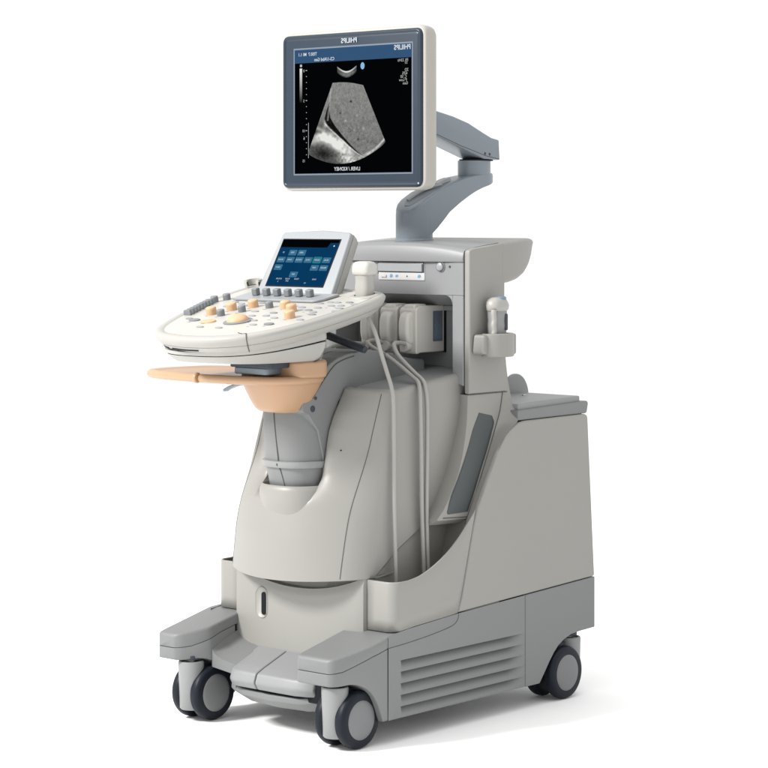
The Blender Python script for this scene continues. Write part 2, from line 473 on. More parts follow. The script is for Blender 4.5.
# cable hook behind the tower
b = MB(); fin = [(.0 + .052 * math.cos(a), .06 * math.sin(a)) for a in [math.pi * k / 20 for k in range(21)]]
fin = [(.455 + p[0], .735 + p[1]) for p in fin]
MB().prism(fin, 'x', .043, .056).build('cable_hook', LGREY, U, bev=.004)

# ---- lower tower: front cover as a shaped sheet
XT0, XT1 = -.240, .1725
def y_edge(z): return -.262 + (z - .37) * (.085 / .4)
def xspan(z):
    a = np.interp(z, [.36, .46, .56, .62, .70, .80], [-.258, -.262, -.258, -.253, -.246, -.236])
    return float(a), XT1
RC = .032                                             # front corner radius
def cover_y(s, z):
    """front face; s in -1..1 across the flat between the rounded corners"""
    low_amp = np.interp(z, [.36, .46, .56], [.092, .106, .112])
    c = abs(s)
    k = float(sstep(.534 - .10 * c ** 4, .592 + .17 * c ** 4, z))
    a_, c_ = xspan(z); x_ = (a_ + c_) / 2 + s * (c_ - a_) / 2
    d = abs(x_ - X0)
    fade = float(np.interp(z, [.60, .70, .74, .79], [1, .95, .8, .42]))
    ridge = (1 - float(sstep(.093, .200, d))) * .062 * fade
    chan = .35 + .65 * float(sstep(.0770, .0865, d))
    amp = low_amp * (1 - k) * (1 - c ** 2.1) + k * (ridge * chan - .004 * (1 - chan))
    y = y_edge(z) - amp
    t = max(0, (c - .80) / .20)
    y += RC * (1 - math.sqrt(max(0, 1 - t * t)))
    return y
svals = np.unique(np.concatenate([np.linspace(-1, -.8, 10), np.linspace(-.8, .8, 90), np.linspace(.8, .96, 10), np.linspace(.96, 1, 9)]))
fvals = np.concatenate([np.linspace(.02, .12, 4), np.linspace(.2, 1, 14)])
tt = np.unique(np.concatenate([np.linspace(0, .42, 22), np.linspace(.42, .64, 34), np.linspace(.64, 1, 24)]))
yb = lambda z: float(np.interp(z, [.36, .507, .60, .70, .77, .812, .83], [-.02, .05, .083, .106, .115, .116, .116]))
def side_zb(f, sgn): return float(np.interp(f, [0, .15, .32, .6, .85, 1], [.366, .394, .425, .466, .498, .507]))
def side_zt(f): return .783 + .031 * f
rows = []
for t in tt:
    row = []
    for f in fvals[::-1]:                               # far side
        z = side_zb(f, -1) + (side_zt(f) - side_zb(f, -1)) * t; x = xspan(z)[0]
        y0 = y_edge(z) + RC; row.append((x, y0 + (yb(z) - y0) * f, z))
    for s in svals:
        zb = .366 - .010 * max(0, 1 - s * s); zt_ = .783 + .006 * (1 - abs(s))
        z = zb + (zt_ - zb) * t; a, c = xspan(z)
        row.append(((a + c) / 2 + s * (c - a) / 2, cover_y(s, z), z))
    for f in fvals:
        z = side_zb(f, 1) + (side_zt(f) - side_zb(f, 1)) * t
        y0 = y_edge(z) + RC; row.append((XT1, y0 + (yb(z) - y0) * f, z))
    rows.append(row)
last = rows[-1]; nF = len(fvals); nS = len(svals)
def inw(row, d, dz):
    out = []
    for i, (x, y, z) in enumerate(row):
        if i < nF: x += d; 
        elif i >= nF + nS: x -= d
        else:
            s = svals[i - nF]; x -= d * max(0, (abs(s) - .80) / .2) ** 2 * (1 if s > 0 else -1); y += d * math.sqrt(max(0, 1 - max(0, (abs(s) - .80) / .2) ** 2))
        out.append((x, y, z + dz))
    return out
rows += [inw(last, .0015, .0045), inw(last, .005, .0080), inw(last, .011, .0100), inw(last, .018, .0104), inw(last, .024, .0085)]
under = [(x, y + (.012 if nF <= i < nF + nS else 0), z - .002) for i, (x, y, z) in enumerate(rows[0])]
under2 = [(x, y + (.09 if nF <= i < nF + nS else 0), z + (.006 if nF <= i < nF + nS else -.001)) for i, (x, y, z) in enumerate(rows[0])]
b = MB(); b.grid([under2, under] + rows)
cover = b.build('front_cover', BEIGE, U, ang=60)
def on_cover(x, z, out=.0):
    a, c = xspan(z); s = (x - (a + c) / 2) / ((c - a) / 2); return (x, cover_y(s, z) - out, z)
# panel seams
def cover_seam(xz, r=.0009):
    return MB().tube(spline([on_cover(x, z, .0002) for x, z in xz], 6), r, 6)
cover_seam([(.128 + .018 * t_ ** 1.5, .366 + .418 * t_) for t_ in np.linspace(0, 1, 36)]).build('panel_seam', SEAM, cover)
cover_seam([(-.232 + .018 * t_, .366 + .414 * t_) for t_ in np.linspace(0, 1, 36)]).build('panel_seam', SEAM, cover)
MB().lathe([(.0015, 0), (.0015, .003)], tuple(Vector(on_cover(.088, .655)) + Vector((0, -.002, 0))), 'y', 12).build('screw_hole', DARK, cover)
# right / left side panel
b = MB(); b.box(-.20, .1645, -.222, -.1502, .27, .425); b.build('pocket_wall', BEIGE, U)
b = MB(); b.box(-.20, .165, -.15, .12, .27, .70); b.build('tower_core', BEIGE, U)
# grey top tray of the tower
P = []
for y in np.linspace(-.165, .16, 40):
    row = []
    for x in np.linspace(-.225, .1555, 60):
        base = .790 + (y + .13) * .11 if y > -.13 else .790 - (y + .13) ** 2 * 9
        d = abs(x + .035)
        h = .004 * (1 - float(sstep(.075, .125, d)))
        row.append((x, y, base + .004 + h - .002 * float(sstep(.145, .1555, x)) ))
    P.append(row)
MB().grid(P).build('tower_tray', LGREY, U, thick=.004)
b = MB()
for sx in (.152,):
    pts = [(-.03, -.192, .7915)]
# ---- arm column and elbow
def oval(z, cx, cy, rx, ry, n=44, p=2.5):
    out = []
    for k in range(n):
        a = 2 * math.pi * k / n; c, s_ = math.cos(a), math.sin(a)
        out.append((cx + rx * math.copysign(abs(c) ** (2 / p), c), cy + ry * math.copysign(abs(s_) ** (2 / p), s_), z))
    return out
def zrings(tab):
    return [oval(*t) for t in tab]
col = MB().loft(zrings([(.555, -.028, -.255, .0655, .074), (.585, -.029, -.255, .070, .079), (.612, -.030, -.255, .0745, .083), (.6135, -.031, -.255, .0755, .0835)])).build('arm_column', GREY, U, ang=45)
MB().loft(zrings([(.6136, -.031, -.255, .0795, .0885), (.615, -.031, -.255, .081, .090), (.628, -.032, -.255, .0825, .0915), (.6295, -.032, -.255, .081, .0895)])).build('trim_band', LGREY, col, ang=45)
MB().loft(zrings([(.6296, -.032, -.254, .0765, .085), (.68, -.035, -.253, .0785, .086), (.73, -.037, -.252, .080, .0865), (.775, -.038, -.25, .081, .086)])).build('upper_sleeve', BLUEGREY if False else GREY, col, ang=45)
pts = [(-.012, -.3285, .556), (-.0165, -.334, .585), (-.023, -.339, .611), (-.026, -.3468, .622), (-.027, -.341, .632), (-.035, -.3395, .68), (-.043, -.339, .74)]
MB().tube(spline(pts, 5), .0011, 6).build('column_seam', SEAM, col)
# collar
b = MB()
b.loft(zrings([(.500, -.030, -.252, .086, .086), (.530, -.030, -.252, .0905, .097), (.548, -.030, -.252, .0915, .101), (.562, -.030, -.252, .0905, .1005), (.570, -.030, -.252, .088, .098), (.5735, -.030, -.252, .0845, .0935), (.570, -.030, -.252, .0805, .0895), (.55, -.030, -.252, .078, .087)]), cap0=False)
b.build('column_collar', BEIGE, U, ang=60)
# elbow cover: side profile extruded across
elb = [(-.263, .60), (-.268, .64), (-.285, .70), (-.318, .738), (-.338, .745), (-.338, .768), (-.322, .778), (-.300, .776), (-.288, .80), (-.272, .832), (-.246, .853), (-.215, .866), (-.17, .876), (-.12, .880), (-.075, .877), (-.04, .870), (0, .861), (.05, .853), (.10, .849), (.10, .805), (-.06, .797), (-.10, .792), (-.15, .784), (-.178, .776), (-.212, .765), (-.23, .71), (-.245, .64), (-.25, .60)]
elb = rpoly(elb, .012, 4)
MB().prism([p for p in elb if not (p[0] < -.285 and p[1] < .79)], 'x', -.108, -.0205).build('elbow_cover', GREY, U, bev=.006, seg=4)
ebo = MB().prism(elb, 'x', -.020, .047).build('elbow_cover', GREY, U, bev=.006, seg=4)
inner_line = [(.0478, -.262, .625), (.0478, -.262, .66), (.0478, -.252, .72), (.0478, -.232, .775), (.0478, -.206, .808), (.0478, -.17, .836), (.0478, -.12, .850), (.0478, -.04, .858), (.0478, .06, .866)]
l2 = [(.0478, -.304, .776), (.0478, -.286, .795), (.0478, -.262, .820), (.0478, -.23, .848), (.0478, -.20, .860), (.0478, -.16, .868)]
MB().tube(spline(l2, 6), .0013, 6).build('elbow_seam', SEAM, ebo)
MB().lathe([(.0075, .046), (.0075, .0482), (.006, .0488), (.0001, .0488)], (0, -.303, .752), 'x', 20).build('hinge_screw', DGREY, ebo)
MB().lathe([(.004, .046), (.004, .0485), (.0001, .0486)], (0, -.293, .776), 'x', 16).build('hinge_screw', DGREY, ebo)
# dark lift bar beside the console
MB().tube([(-.06, -.15, .9165), (-.03, -.15, .909), (.06, -.15, .8865), (.0735, -.15, .883), (.076, -.15, .8825)], [.0095, .0095, .0095, .0085, .004], 14).build('lift_bar', DGREY, U, ang=50)

# ---- tan neck and tray handle
neck = MB().loft(zrings([(.745, -.012, -.340, .036, .036, 44, 3), (.748, -.013, -.341, .048, .048, 44, 3), (.756, -.014, -.342, .055, .056, 44, 3), (.772, -.014, -.342, .064, .064, 44, 3), (.795, -.014, -.342, .075, .074, 44, 3), (.812, -.013, -.342, .081, .082, 44, 3), (.826, -.013, -.342, .085, .085, 44, 3)])).build('console_neck', TAN, U, ang=60)
MB().prism(rrect(-.11, .090, -.395, -.285, .03), 'z', .826, .868).build('neck_block', TAN, neck, bev=.009, seg=4)
hd = [(-.392, -.33), (-.388, -.40), (-.368, -.435), (-.31, -.459), (-.22, -.473), (-.12, -.477), (-.02, -.466), (.05, -.440), (.084, -.395), (.086, -.34), (.06, -.28), (-.05, -.24), (-.25, -.20), (-.36, -.23)]
hd = spline(hd, 6, True)
b = MB()
b.loft([[(p[0], p[1], z) for p in inset(hd, d)] for z, d in ((.8135, .013), (.8125, .009), (.8155, .003), (.821, 0), (.8265, .001), (.831, .005), (.8325, .010), (.8315, .017), (.829, .024), (.828, .03))])
tray_o = b.build('tray_handle', TAN, U, ang=60)
# thumb notch ring
MB().lathe([(.0105, -.005), (.0122, -.003), (.0125, 0), (.0122, .003), (.0105, .005)], (-.160, -.4735, .8235), 'x', 20).build('thumb_knob', TAN, tray_o)
# grey release lever and dark mechanism below the console
b = MB(); b.prism(rrect(-.075, .06, -.455, -.34, .012), 'z', .852, .868); b.build('slide_rail', DGREY, U, bev=.003)
b = MB(); b.prism(rrect(-.07, .035, -.445, -.36, .01), 'z', .836, .8515); b.build('lever_mount', BLUEGREY, U, bev=.003)
lv = MB().loft([[(x, y + dy, z + dz) for dy, dz in ((-.008, -.003), (.008, -.003), (.010, .002), (.0, .005), (-.010, .002))] for x, y, z in ((.02, -.43, .818), (-.02, -.435, .817), (-.055, -.445, .811), (-.078, -.449, .803), (-.088, -.452, .797))])
lv.build('release_lever', BLUEGREY, U, ang=40, bev=.002)

# ---- control console, in its own tilted frame (u across, v back, w up)
tilt = R(11)
con = bpy.data.objects
CO = Matrix.Translation((-.07, -.63, .925)) @ Matrix.Rotation(tilt, 4, 'X')
UC = .0
right_ = [(.02, 0), (.08, .004), (.13, .018), (.178, .046), (.213, .092), (.236, .16), (.247, .25), (.249, .33), (.243, .40), (.232, .45), (.212, .482), (.178, .499), (.10, .51), (.0, .535)]
left_ = [(-.02, .004), (-.075, .018), (-.115, .045), (-.148, .086), (-.176, .14), (-.203, .205), (-.238, .30), (-.258, .41), (-.262, .48), (-.250, .525), (-.22, .548), (-.12, .55)]
out = right_ + left_[::-1]
out = spline(out, 6, True)
def lring(d, w): return [(p[0], p[1], w) for p in inset(out, d)]
b = MB()
b.loft([lring(.070, -.050), lring(.055, -.049), lring(.036, -.043), lring(.022, -.034), lring(.0128, -.0252), lring(.0135, -.0243), lring(.0108, -.0234), lring(.005, -.017), lring(.001, -.010), lring(0, -.006), lring(.002, -.0015), lring(.007, .0018), lring(.013, .0026), lring(.019, .0016), lring(.022, -.0003), lring(.024, -.0008)])
deck = b.build('control_console', CREAM, U, ang=60)
deck.matrix_world = CO; deck.matrix_parent_inverse = Matrix.Identity(4)
deck.location = CO.to_translation(); deck.rotation_euler = (tilt, 0, 0)
D = deck
# lower body under the front of the deck
LC = -.005
lo = [(LC, .030), (LC + .07, .034), (LC + .12, .050), (LC + .16, .085), (LC + .183, .135), (LC + .192, .20), (LC + .193, .27), (LC + .184, .300), (LC + .10, .306), (LC, .306), (LC - .10, .306), (LC - .150, .30), (LC - .160, .27), (LC - .155, .20), (LC - .142, .145), (LC - .122, .095), (LC - .092, .055), (LC - .055, .037)]
lo = spline(lo, 5, True)
def bring(d, k, extra=0):
    """k: 0 at the deck underside, 1 at the (level) bottom"""
    r = []
    for (u, v) in inset(lo, d):
        wb = -.060 - .194 * (v) ; wt = -.040
        r.append((u, v + .0 * k, wt + (wb - wt) * k))
    return r
b = MB(); b.loft([bring(.0, 0), bring(.002, .3), bring(.006, .36), bring(.008, .38), bring(.004, .40), bring(.006, .5), bring(.018, .85), bring(.024, .97), bring(.032, 1.0)])
b.build('console_underbody', CREAM, D, ang=50)
b = MB(); r0 = bring(.0065, .375)
b.tube(r0 + [r0[0]], .0018, 6, cap=False); b.build('drawer_gap', DARK, D)
# media slots on the front band
def slot(u0, u1, nm='media_slot'):
    idx = [p for p in inset(out, .0195)]
    pts = [(p[0], p[1], -.0325) for p in idx if u0 < p[0] < u1 and p[1] < .2]
    pts.sort()
    if len(pts) > 2: MB().tube(pts, .0017, 6).build(nm, DARK, D)
slot(-.126, -.060); slot(-.050, .055)
# side seam of the right armrest
k0 = min(range(len(out)), key=lambda i: (out[i][0] - .176) ** 2 + (out[i][1] - .045) ** 2)
sp_ = []
for d, w, sh in ((.040, .0012, -3), (.030, .0012, -2), (.020, .0016, -1), (.012, .0032, 0), (.006, .0024, 0), (.0014, -.0010, 0), (-.0006, -.006, 0), (.0005, -.010, 0), (.0045, -.017, 0), (.0104, -.0236, 0), (.0215, -.034, 0), (.0355, -.043, 0)):
    q = inset(out, d)[(k0 + sh) % len(out)]; sp_.append((q[0], q[1], w))
MB().tube(spline(sp_, 4), .0011, 6).build('armrest_seam', SEAM, D)
# keyboard inlay
inl = inset(out, .0245); inl = [p for p in inl]
b = MB(); b.prism([p for p in inl if p[1] < .40 or True], 'z', -.002, .0008)
b.build('key_field', mat('ivory_key_field', (.43, .418, .385), .42, bump=.1), D, ang=30)
def cap_key(nm, u, v, r, h, m, n=20, sx=1, sy=1, top=.8):
    return MB().lathe([(r, .0005), (r, h * .7), (r * .96, h * .92), (r * top, h), (.0001, h * 1.01)], (u, v, 0), 'z', n, sx, sy).build(nm, m, D, ang=50)
for u, v in ((-.101, .22), (-.081, .268), (-.045, .304), (.058, .306), (.105, .275), (.155, .215)):
    cap_key('rotary_knob', u, v, .0125, .019, PEACH, 22)
for u, v in ((-.062, .212), (-.036, .256), (.008, .303), (-.208, .339), (-.195, .368)):
    cap_key('rotary_knob', u, v, .0095, .016, KNOB, 20)
for k in range(8):                                   # time-gain sliders
    t = k / 7; u = -.164 - .040 * t; v = .205 + .113 * t
    MB().prism(rpoly([(u - .013, .0005), (u - .011, .013), (u + .009, .0145), (u + .012, .0005)], .004, 3), 'y', v - .0033, v + .0033).build('gain_slider', KNOB, D, bev=.0022, seg=3)
MB().lathe([(.034, .0006), (.034, .003), (.031, .0042), (.0001, .0045)], (.039, .164, 0), 'z', 36).build('trackball_ring', KNOB, D, ang=50)
MB().lathe([(.0262 * math.cos(a), .002 + .0165 * math.sin(a)) for a in [math.pi / 2 * k / 10 for k in range(11)]][:-1] + [(.0001, .0186)], (.039, .164, 0), 'z', 30).build('trackball', PEACH, D, ang=60)
cap_key('oval_pad', -.044, .150, .0215, .0045, PEACH, 28, 1, .72)
cap_key('oval_pad', -.096, .158, .0155, .004, KNOB, 24, 1, .7)
cap_key('oval_pad', .150, .150, .0135, .004, KNOB, 24, 1, .7)
for u, v in ((.170, .339), (.160, .372), (.196, .343), (.193, .377), (.143, .291), (.172, .274), (.189, .252), (.067, .254), (.112, .208), (.076, .178), (.110, .140), (-.02, .225), (.03, .22), (.07, .225), (-.075, .315), (-.055, .345), (-.13, .30), (-.11, .33), (.10, .315), (-.005, .205), (.0, .262), (.15, .315), (.118, .358), (.14, .372), (.222, .360), (.214, .318), (.226, .290), (.20, .20), (-.145, .345), (-.165, .37), (-.125, .17), (.04, .10), (-.02, .10)):
    cap_key('push_key', u, v, .0095, .0032, SILVER if (u * 1000) % 2 < 1 else LGREY, 18, 1.15, .62)
lg = MB(); rl = random.Random(3)
for u, v in ((-.101, .22), (-.081, .268), (-.045, .304), (.058, .306), (.105, .275), (.155, .215), (-.062, .212), (-.036, .256), (.008, .303), (.170, .339), (.196, .343), (.143, .291), (.172, .274), (.067, .254), (.112, .208), (.076, .178), (.110, .140), (-.02, .225), (.03, .22), (-.096, .158), (-.044, .15), (.150, .15)):
    n_ = rl.randint(2, 4); w_ = .0022
    for q in range(n_):
        a = u - n_ * w_ * .62 + q * w_ * 1.25; vv = v - .0185
        lg.add([(a, vv, .0011), (a + w_, vv, .0011), (a + w_, vv + .0028, .0011), (a, vv + .0028, .0011)], [(0, 1, 2, 3)])
lg.build('legend_print', mat('grey_print_ink', (.16, .165, .17), .5), D)
# probe cups on the far back edge
for u in (-.243, -.203):
    b = MB(); rings = []
    for (r, w) in ((.021, 0), (.023, .014), (.022, .018), (.016, .018), (.014, .004)):
        rings.append([(u + r * math.cos(a), .512 + r * math.sin(a), w) for a in [R(20) + R(250) * k / 18 for k in range(19)]])
    b.loft(rings, False, False, closed=False).build('probe_cup', CREAM, D, ang=60)
# rear right shelf carrying the probe holder
PU, PV = .180, .446
b = MB(); b.loft([[(PU + .040 * math.cos(a) * s, PV + .036 * math.sin(a) * s, w) for a in [2 * math.pi * k / 30 for k in range(30)]] for s, w in ((1, -.004), (1, .001), (.95, .0038), (.8, .005), (.66, .0052), (.64, .002))])
b.build('probe_cup', CREAM, D, ang=60)

# ---- touch panel on the console
th = R(60)                                           # tilt of the panel against the level
P0 = Vector((-.07, -.63, .925)) + Vector((0, math.cos(tilt) * .425, math.sin(tilt) * .425))
TPM = Matrix.Translation(P0) @ Matrix.Rotation(th, 4, 'X')     # a across, b up the panel, c out of it
b = MB()
TU0, TU1 = -.160, .093
body = rpoly([(TU0, -.004), (TU1, -.004), (TU1 - .014, .178), ((TU0 + TU1) / 2 + .02, .1845), (TU0 + .014, .178)], [.012, .012, .012, .2, .012])
b.loft([[(p[0], p[1], c) for p in inset(body, d)] for c, d in ((-.046, .020), (-.040, .008), (-.028, .003), (-.0125, 0))])
tp = b.build('touch_panel', CREAM, U, ang=50)
tp.location = P0; tp.rotation_euler = (th, 0, 0)
b = MB(); b.loft([[(p[0], p[1], c) for p in inset(body, d)] for c, d in ((-.0120, .002), (-.003, .002), (-.0008, .0035), (0, .006))])
b.build('bezel', SILVER, tp, ang=50)
SX0, SX1, SY0, SY1 = -.131, .0525, .0285, .154
MB().box(SX0 - .003, SX1 + .003, SY0 - .003, SY1 + .003, .0002, .0008).build('screen_edge', DARK, tp)
scr = MB().box(SX0, SX1, SY0, SY1, .0009, .0014).build('screen', LCD_NAVY, tp)
MB().prism([(SX0, SY1), (SX1, SY1), (SX1, SY1 - .008), (SX1 - .026, SY1 - .008), (SX1 - .032, SY1 - .021), (SX0, SY1 - .021)], 'z', .0015, .0018).build('screen_header', LCD_BLACK, tp)
MB().lathe([(.002, .0015), (.002, .002)], (SX1 - .011, SY1 - .0165, 0), 'z', 10).build('screen_icon', LCD_TEXT, tp)
kw, kh = .0255, .0175
kx = lambda i: SX0 + .0045 + i * .0297
rowsk = [(1, .0896, 'M3D'), (2, .0896, 'XRES'), (0, .070, 'iSCAN'), (1, .070, 'GAIN'), (2, .070, 'FOCUS'), (3, .070, 'CALC'), (4, .070, 'ZOOM'), (5, .070, 'DUAL'), (0, .049, 'GRAY'), (4, .049, 'MAP'), (5, .049, 'PERSIST'), (2, .030, 'REV')]
for i, yb, t in rowsk:
    MB().prism(rrect(kx(i), kx(i) + kw - .0005, SY0 + yb - .0075, SY0 + yb + .0075, .0015, 3), 'z', .0015, .0019).build('screen_key', LCD_KEY, tp)
i = 4; yb = .070; r_ = rrect(kx(i) - .0005, kx(i) + kw, SY0 + yb - .0085, SY0 + yb + .0085, .003, 3)
MB().tube([(p[0], p[1], .0022) for p in r_ + [r_[0]]], .0008, 6).build('screen_marker', LCD_GREEN, tp)
for i, yb, t in rowsk:
    text('screen_text', t, .0058, (kx(i) + kw / 2 - .001, SY0 + yb, .0023), (1, 0, 0), (0, 1, 0), LCD_TEXT, tp)
for x_, y_, t in ((SX0 + .035, .0175, 'iCOLOR'), (SX0 + .063, .0175, 'FLOW'), (SX0 + .093, .0175, 'TISSUE'), (SX0 + .15, .0175, 'PAGE'), (SX0 + .035, .010, '2'), (SX0 + .064, .0115, 'OPT'), (SX0 + .125, .007, '1/3'), (SX0 + .0165, .090, '2D')):
    text('screen_text', t, .0052, (x_, SY0 + y_, .0023), (1, 0, 0), (0, 1, 0), LCD_TEXT, tp)
# grey flange with the six knobs
fw = [(-.162, .360), (.098, .360), (.110, .385), (.112, .435), (-.175, .435), (-.172, .375)]
Cd = Vector((-.07, -.63, .925))
b = MB(); b.prism(rpoly(fw, [.01, .02, .01, 0, 0, .012]), 'z', .0015, .0075)
b.build('knob_flange', SILVER, D, bev=.002)
for k in range(6):
    u = -.122 + .0352 * k
    MB().prism(rrect(u - .0085, u + .0085, .388, .403, .004, 4), 'z', .0075, .0255).build('rotary_knob', KNOB, D, bev=.003)

# ---- electronics tower
HX0, HX1, HY = -.257, .187, .076
BZ0, BZ1 = .815, 1.006       # bay opening
# grey front fascia with the bay hole
b = MB()
o_ = rpoly([(HX0, .79), (HX1, .79), (HX1, 1.112), (X0 + .05, 1.127), (X0 - .05, 1.127), (HX0, 1.112)], [0, 0, .006, .15, .15, .006])
outer = [(HX0, .79), (HX1, .79), (HX1, 1.088)] + [(x, 1.1005 - .0125 * ((x - X0) / .222) ** 2) for x in np.linspace(HX1, HX0, 15)[1:-1]] + [(HX0, 1.088)]
def ring_faces(outer, inner, y0, y1):
    b = MB()
    return b
# fascia built from posts and header that butt together
hz0, hz1 = 1.0065, 1.0885
fas = MB()
fas.prism([(HX0, .79), (HX0 + .034, .79), (HX0 + .034, hz0), (HX0, hz0)], 'y', HY, HY + .12)
fas.build('fascia_post', LGREY, U, bev=.002)
pr = MB().prism([(.1535, .80), (HX1, .79), (HX1, hz0), (.1535, hz0)], 'y', HY, HY + .12).build('fascia_post', LGREY, U, bev=.002)
hdr = MB().prism([(HX0, hz0 + .0003), (HX1, hz0 + .0003), (HX1, 1.0865), (HX0, 1.0865)], 'y', HY, HY + .13).build('fascia_header', LGREY, U, bev=.0015)
# rounded bay corner fillet
fl_ = [(.1535, hz0)] + [(.1535 - .022 + .022 * math.cos(a), hz0 - .022 + .022 * math.sin(a)) for a in [math.pi / 2 * k / 8 for k in range(9)]]
MB().prism(fl_, 'y', HY + .0005, HY + .10).build('bay_fillet', LGREY, U)
# curved brow / top
b = MB(); rings = []
for x in np.linspace(HX0, HX1, 25):
    t = ((x - X0) / .222); f = -.012 * (1 - t * t); e = .006 * t ** 4; c = .010 * (1 - t * t)
    rings.append([(x, HY + f + .0, 1.0872), (x, HY + f - .002, 1.092), (x, HY + f, 1.112 + c - e), (x, HY + f + .004, 1.120 + c - e), (x, HY + f + .014, 1.1235 + c - e), (x, HY + .05, 1.1235 + c * .9), (x, HY + .10, 1.1290 + c * .7), (x, HY + .138, 1.1330 + c * .5), (x, HY + .138, 1.0872)])
top = b.loft(rings).build('tower_top', LGREY, U, ang=45)
# side panel (beige) with the swept rear handle; lower part sweeps forward into the pocket
side = [(.0775, .771), (.0775, 1.108), (.079, 1.116), (.10, 1.1205), (.2155, 1.1322), (.2155, .88), (.2155, .86), (.224, .80), (.2255, .7695)]
MB().prism(side, 'x', .1885, .2055).build('tower_cheek', BEIGE, U, bev=.005, seg=4)
MB().prism(side, 'x', -.2755, -.2585).build('tower_cheek', BEIGE, U, bev=.005, seg=4)
# swept rear handle across the full width
rings = []
ysr = [.2050, .2156] + list(np.linspace(.222, .318, 16)) + [.323, .328, .332, .3345, .3358, .3362]
for y in ysr:
    zb = float(np.interp(y, [.205, .2155, .235, .262, .288, .310, .325, .333, .3362], [1.031, 1.033, 1.0355, 1.042, 1.054, 1.073, 1.095, 1.117, 1.129]))
    zt = float(np.interp(y, [.205, .325, .332, .3362], [1.1312, 1.1428, 1.1412, 1.134]))
    c = .026 * max(0, (y - .225) / .111) ** 2.2
    x0, x1 = -.2757 + c, .2057 + c * 0 - c
    rr = min(.014, (zt - zb) * .45); pts = []
    for (cx, cz, a0) in ((x1 - rr, zb + rr, -90), (x1 - rr, zt - rr * .55, 0), (x0 + rr, zt - rr * .55, 90), (x0 + rr, zb + rr, 180)):
        for h in range(7):
            an = R(a0 + 90 * h / 6); kz = .55 if a0 in (0, 90) else 1
            pts.append((cx + rr * math.cos(an), y + max(0, y - .2155) * .20, cz + rr * kz * math.sin(an)))
    rings.append(pts)
MB().loft(rings).build('rear_handle', BEIGE, U, ang=60)
MB().box(-.257, .187, .19, .2045, .70, 1.08).build('tower_back', BEIGE, U)
# lower cheek: curved strip from the holder down into the pocket
lowc = [(.0775, .7695), (.2255, .7695), (.236, .75), (.228, .705), (.207, .655), (.175, .59), (.140, .53), (.112, .485), (.09, .45), (-.07, .42), (-.07, .455), (-.04, .484), (-.012, .510), (.014, .545), (.042, .592), (.062, .65), (.0735, .71), (.0775, .745)]
def flare(y, z):
    f = .017 * float(sstep(.765, .58, z)); return f
def flared(poly, x0, x1):
    fine = []
    for i in range(len(poly)):
        p, q = poly[i], poly[(i + 1) % len(poly)]; n_ = max(1, int(math.dist(p, q) / .012))
        fine += [(p[0] + (q[0] - p[0]) * k / n_, p[1] + (q[1] - p[1]) * k / n_) for k in range(n_)]
    return fine
cu_l = spline([(-.040, .484), (-.012, .510), (.014, .545), (.042, .592), (.062, .65), (.0735, .71), (.0775, .7695)], 8)
cu_r = spline([(.108, .478), (.140, .53), (.175, .59), (.207, .655), (.228, .705), (.236, .75), (.2255, .7695)], 8)
P = []
for l, q in zip(cu_l, cu_r):
    row = []
    for k in range(13):
        t = k / 12; y = l[0] + (q[0] - l[0]) * t; z = l[1] + (q[1] - l[1]) * t; f = flare(y, z)
        e = .003 * (1 if k == 0 else .25 if k == 1 else 0)
        row.append((.2035 + f - e, y - 1.15 * f, z))
    row.insert(0, (row[0][0] - .002, row[0][1] - .0005, row[0][2])); row.insert(0, (.172, row[0][1] + .006, row[0][2]))
    P.append(row)
P.insert(0, [(x - (.02 if i else 0), y, z - .012) for i, (x, y, z) in enumerate(P[0])])
lc = MB().grid(P).build('lower_cheek', BEIGE, U, ang=50)
MB().prism(lowc, 'x', -.2695, -.2495).build('lower_cheek', BEIGE, U, bev=.005, seg=3)
gr = rpoly([(.109, .722), (.124, .7265), (.174, .709), (.1765, .700), (.166, .676), (.146, .637), (.122, .592), (.097, .542), (.080, .506), (.070, .497), (.018, .494), (-.003, .496), (-.008, .508), (.012, .538), (.036, .575), (.058, .614), (.077, .654), (.093, .69)], .006, 3)
gr0 = rpoly([(.111, .722), (.124, .726), (.172, .709), (.1745, .70), (.160, .665), (.118, .587), (.083, .51), (.072, .498), (.02, .494), (-.001, .496), (-.007, .508), (.03, .567), (.066, .625), (.088, .68)], .006, 3)
gx = [(y, z) for y, z in flared(gr, 0, 0)]
b = MB(); b.loft([[(.2030 + flare(y, z) + d, y - 1.15 * flare(y, z), z) for y, z in (inset(gx, q))] for d, q in ((-.002, 0), (.0006, 0), (.0012, .001))], cap0=False, cap1=False)
# fill of the grille as strips
gl = [p for p in spline([(-.006, .500), (.012, .538), (.036, .575), (.058, .614), (.077, .654), (.093, .69), (.113, .722)], 6)]
gq = [p for p in spline([(.074, .500), (.097, .542), (.122, .592), (.146, .637), (.164, .676), (.173, .698), (.168, .711)], 6)]
P = []
for l, q in zip(gl, gq):
    P.append([(.2040 + flare(0, l[1] + (q[1] - l[1]) * t), l[0] + (q[0] - l[0]) * t - 1.15 * flare(0, l[1] + (q[1] - l[1]) * t), l[1] + (q[1] - l[1]) * t) for t in np.linspace(0, 1, 9)])
def shr(row, dz, k):
    m_ = [sum(p[i] for p in row) / len(row) for i in range(3)]
    return [(m_[0] + (p[0] - m_[0]) * k, m_[1] + (p[1] - m_[1]) * k, m_[2] + (p[2] - m_[2]) * k + dz) for p in row]
P = [shr(P[0], -.0045, .86), shr(P[0], -.0035, .94)] + P + [shr(P[-1], .0030, .94), shr(P[-1], .0042, .84)]
MB().grid(P).build('speaker_grille', GRILLE, lc, thick=.002)
MB().tube([(.2039 + flare(y, z), y - 1.15 * flare(y, z), z) for y, z in [(p[0], p[1]) for p in spline([(-.020, .4885), (.03, .4855), (.075, .484), (.108, .488)], 5)]], .0012, 6).build('panel_seam', SEAM, lc)
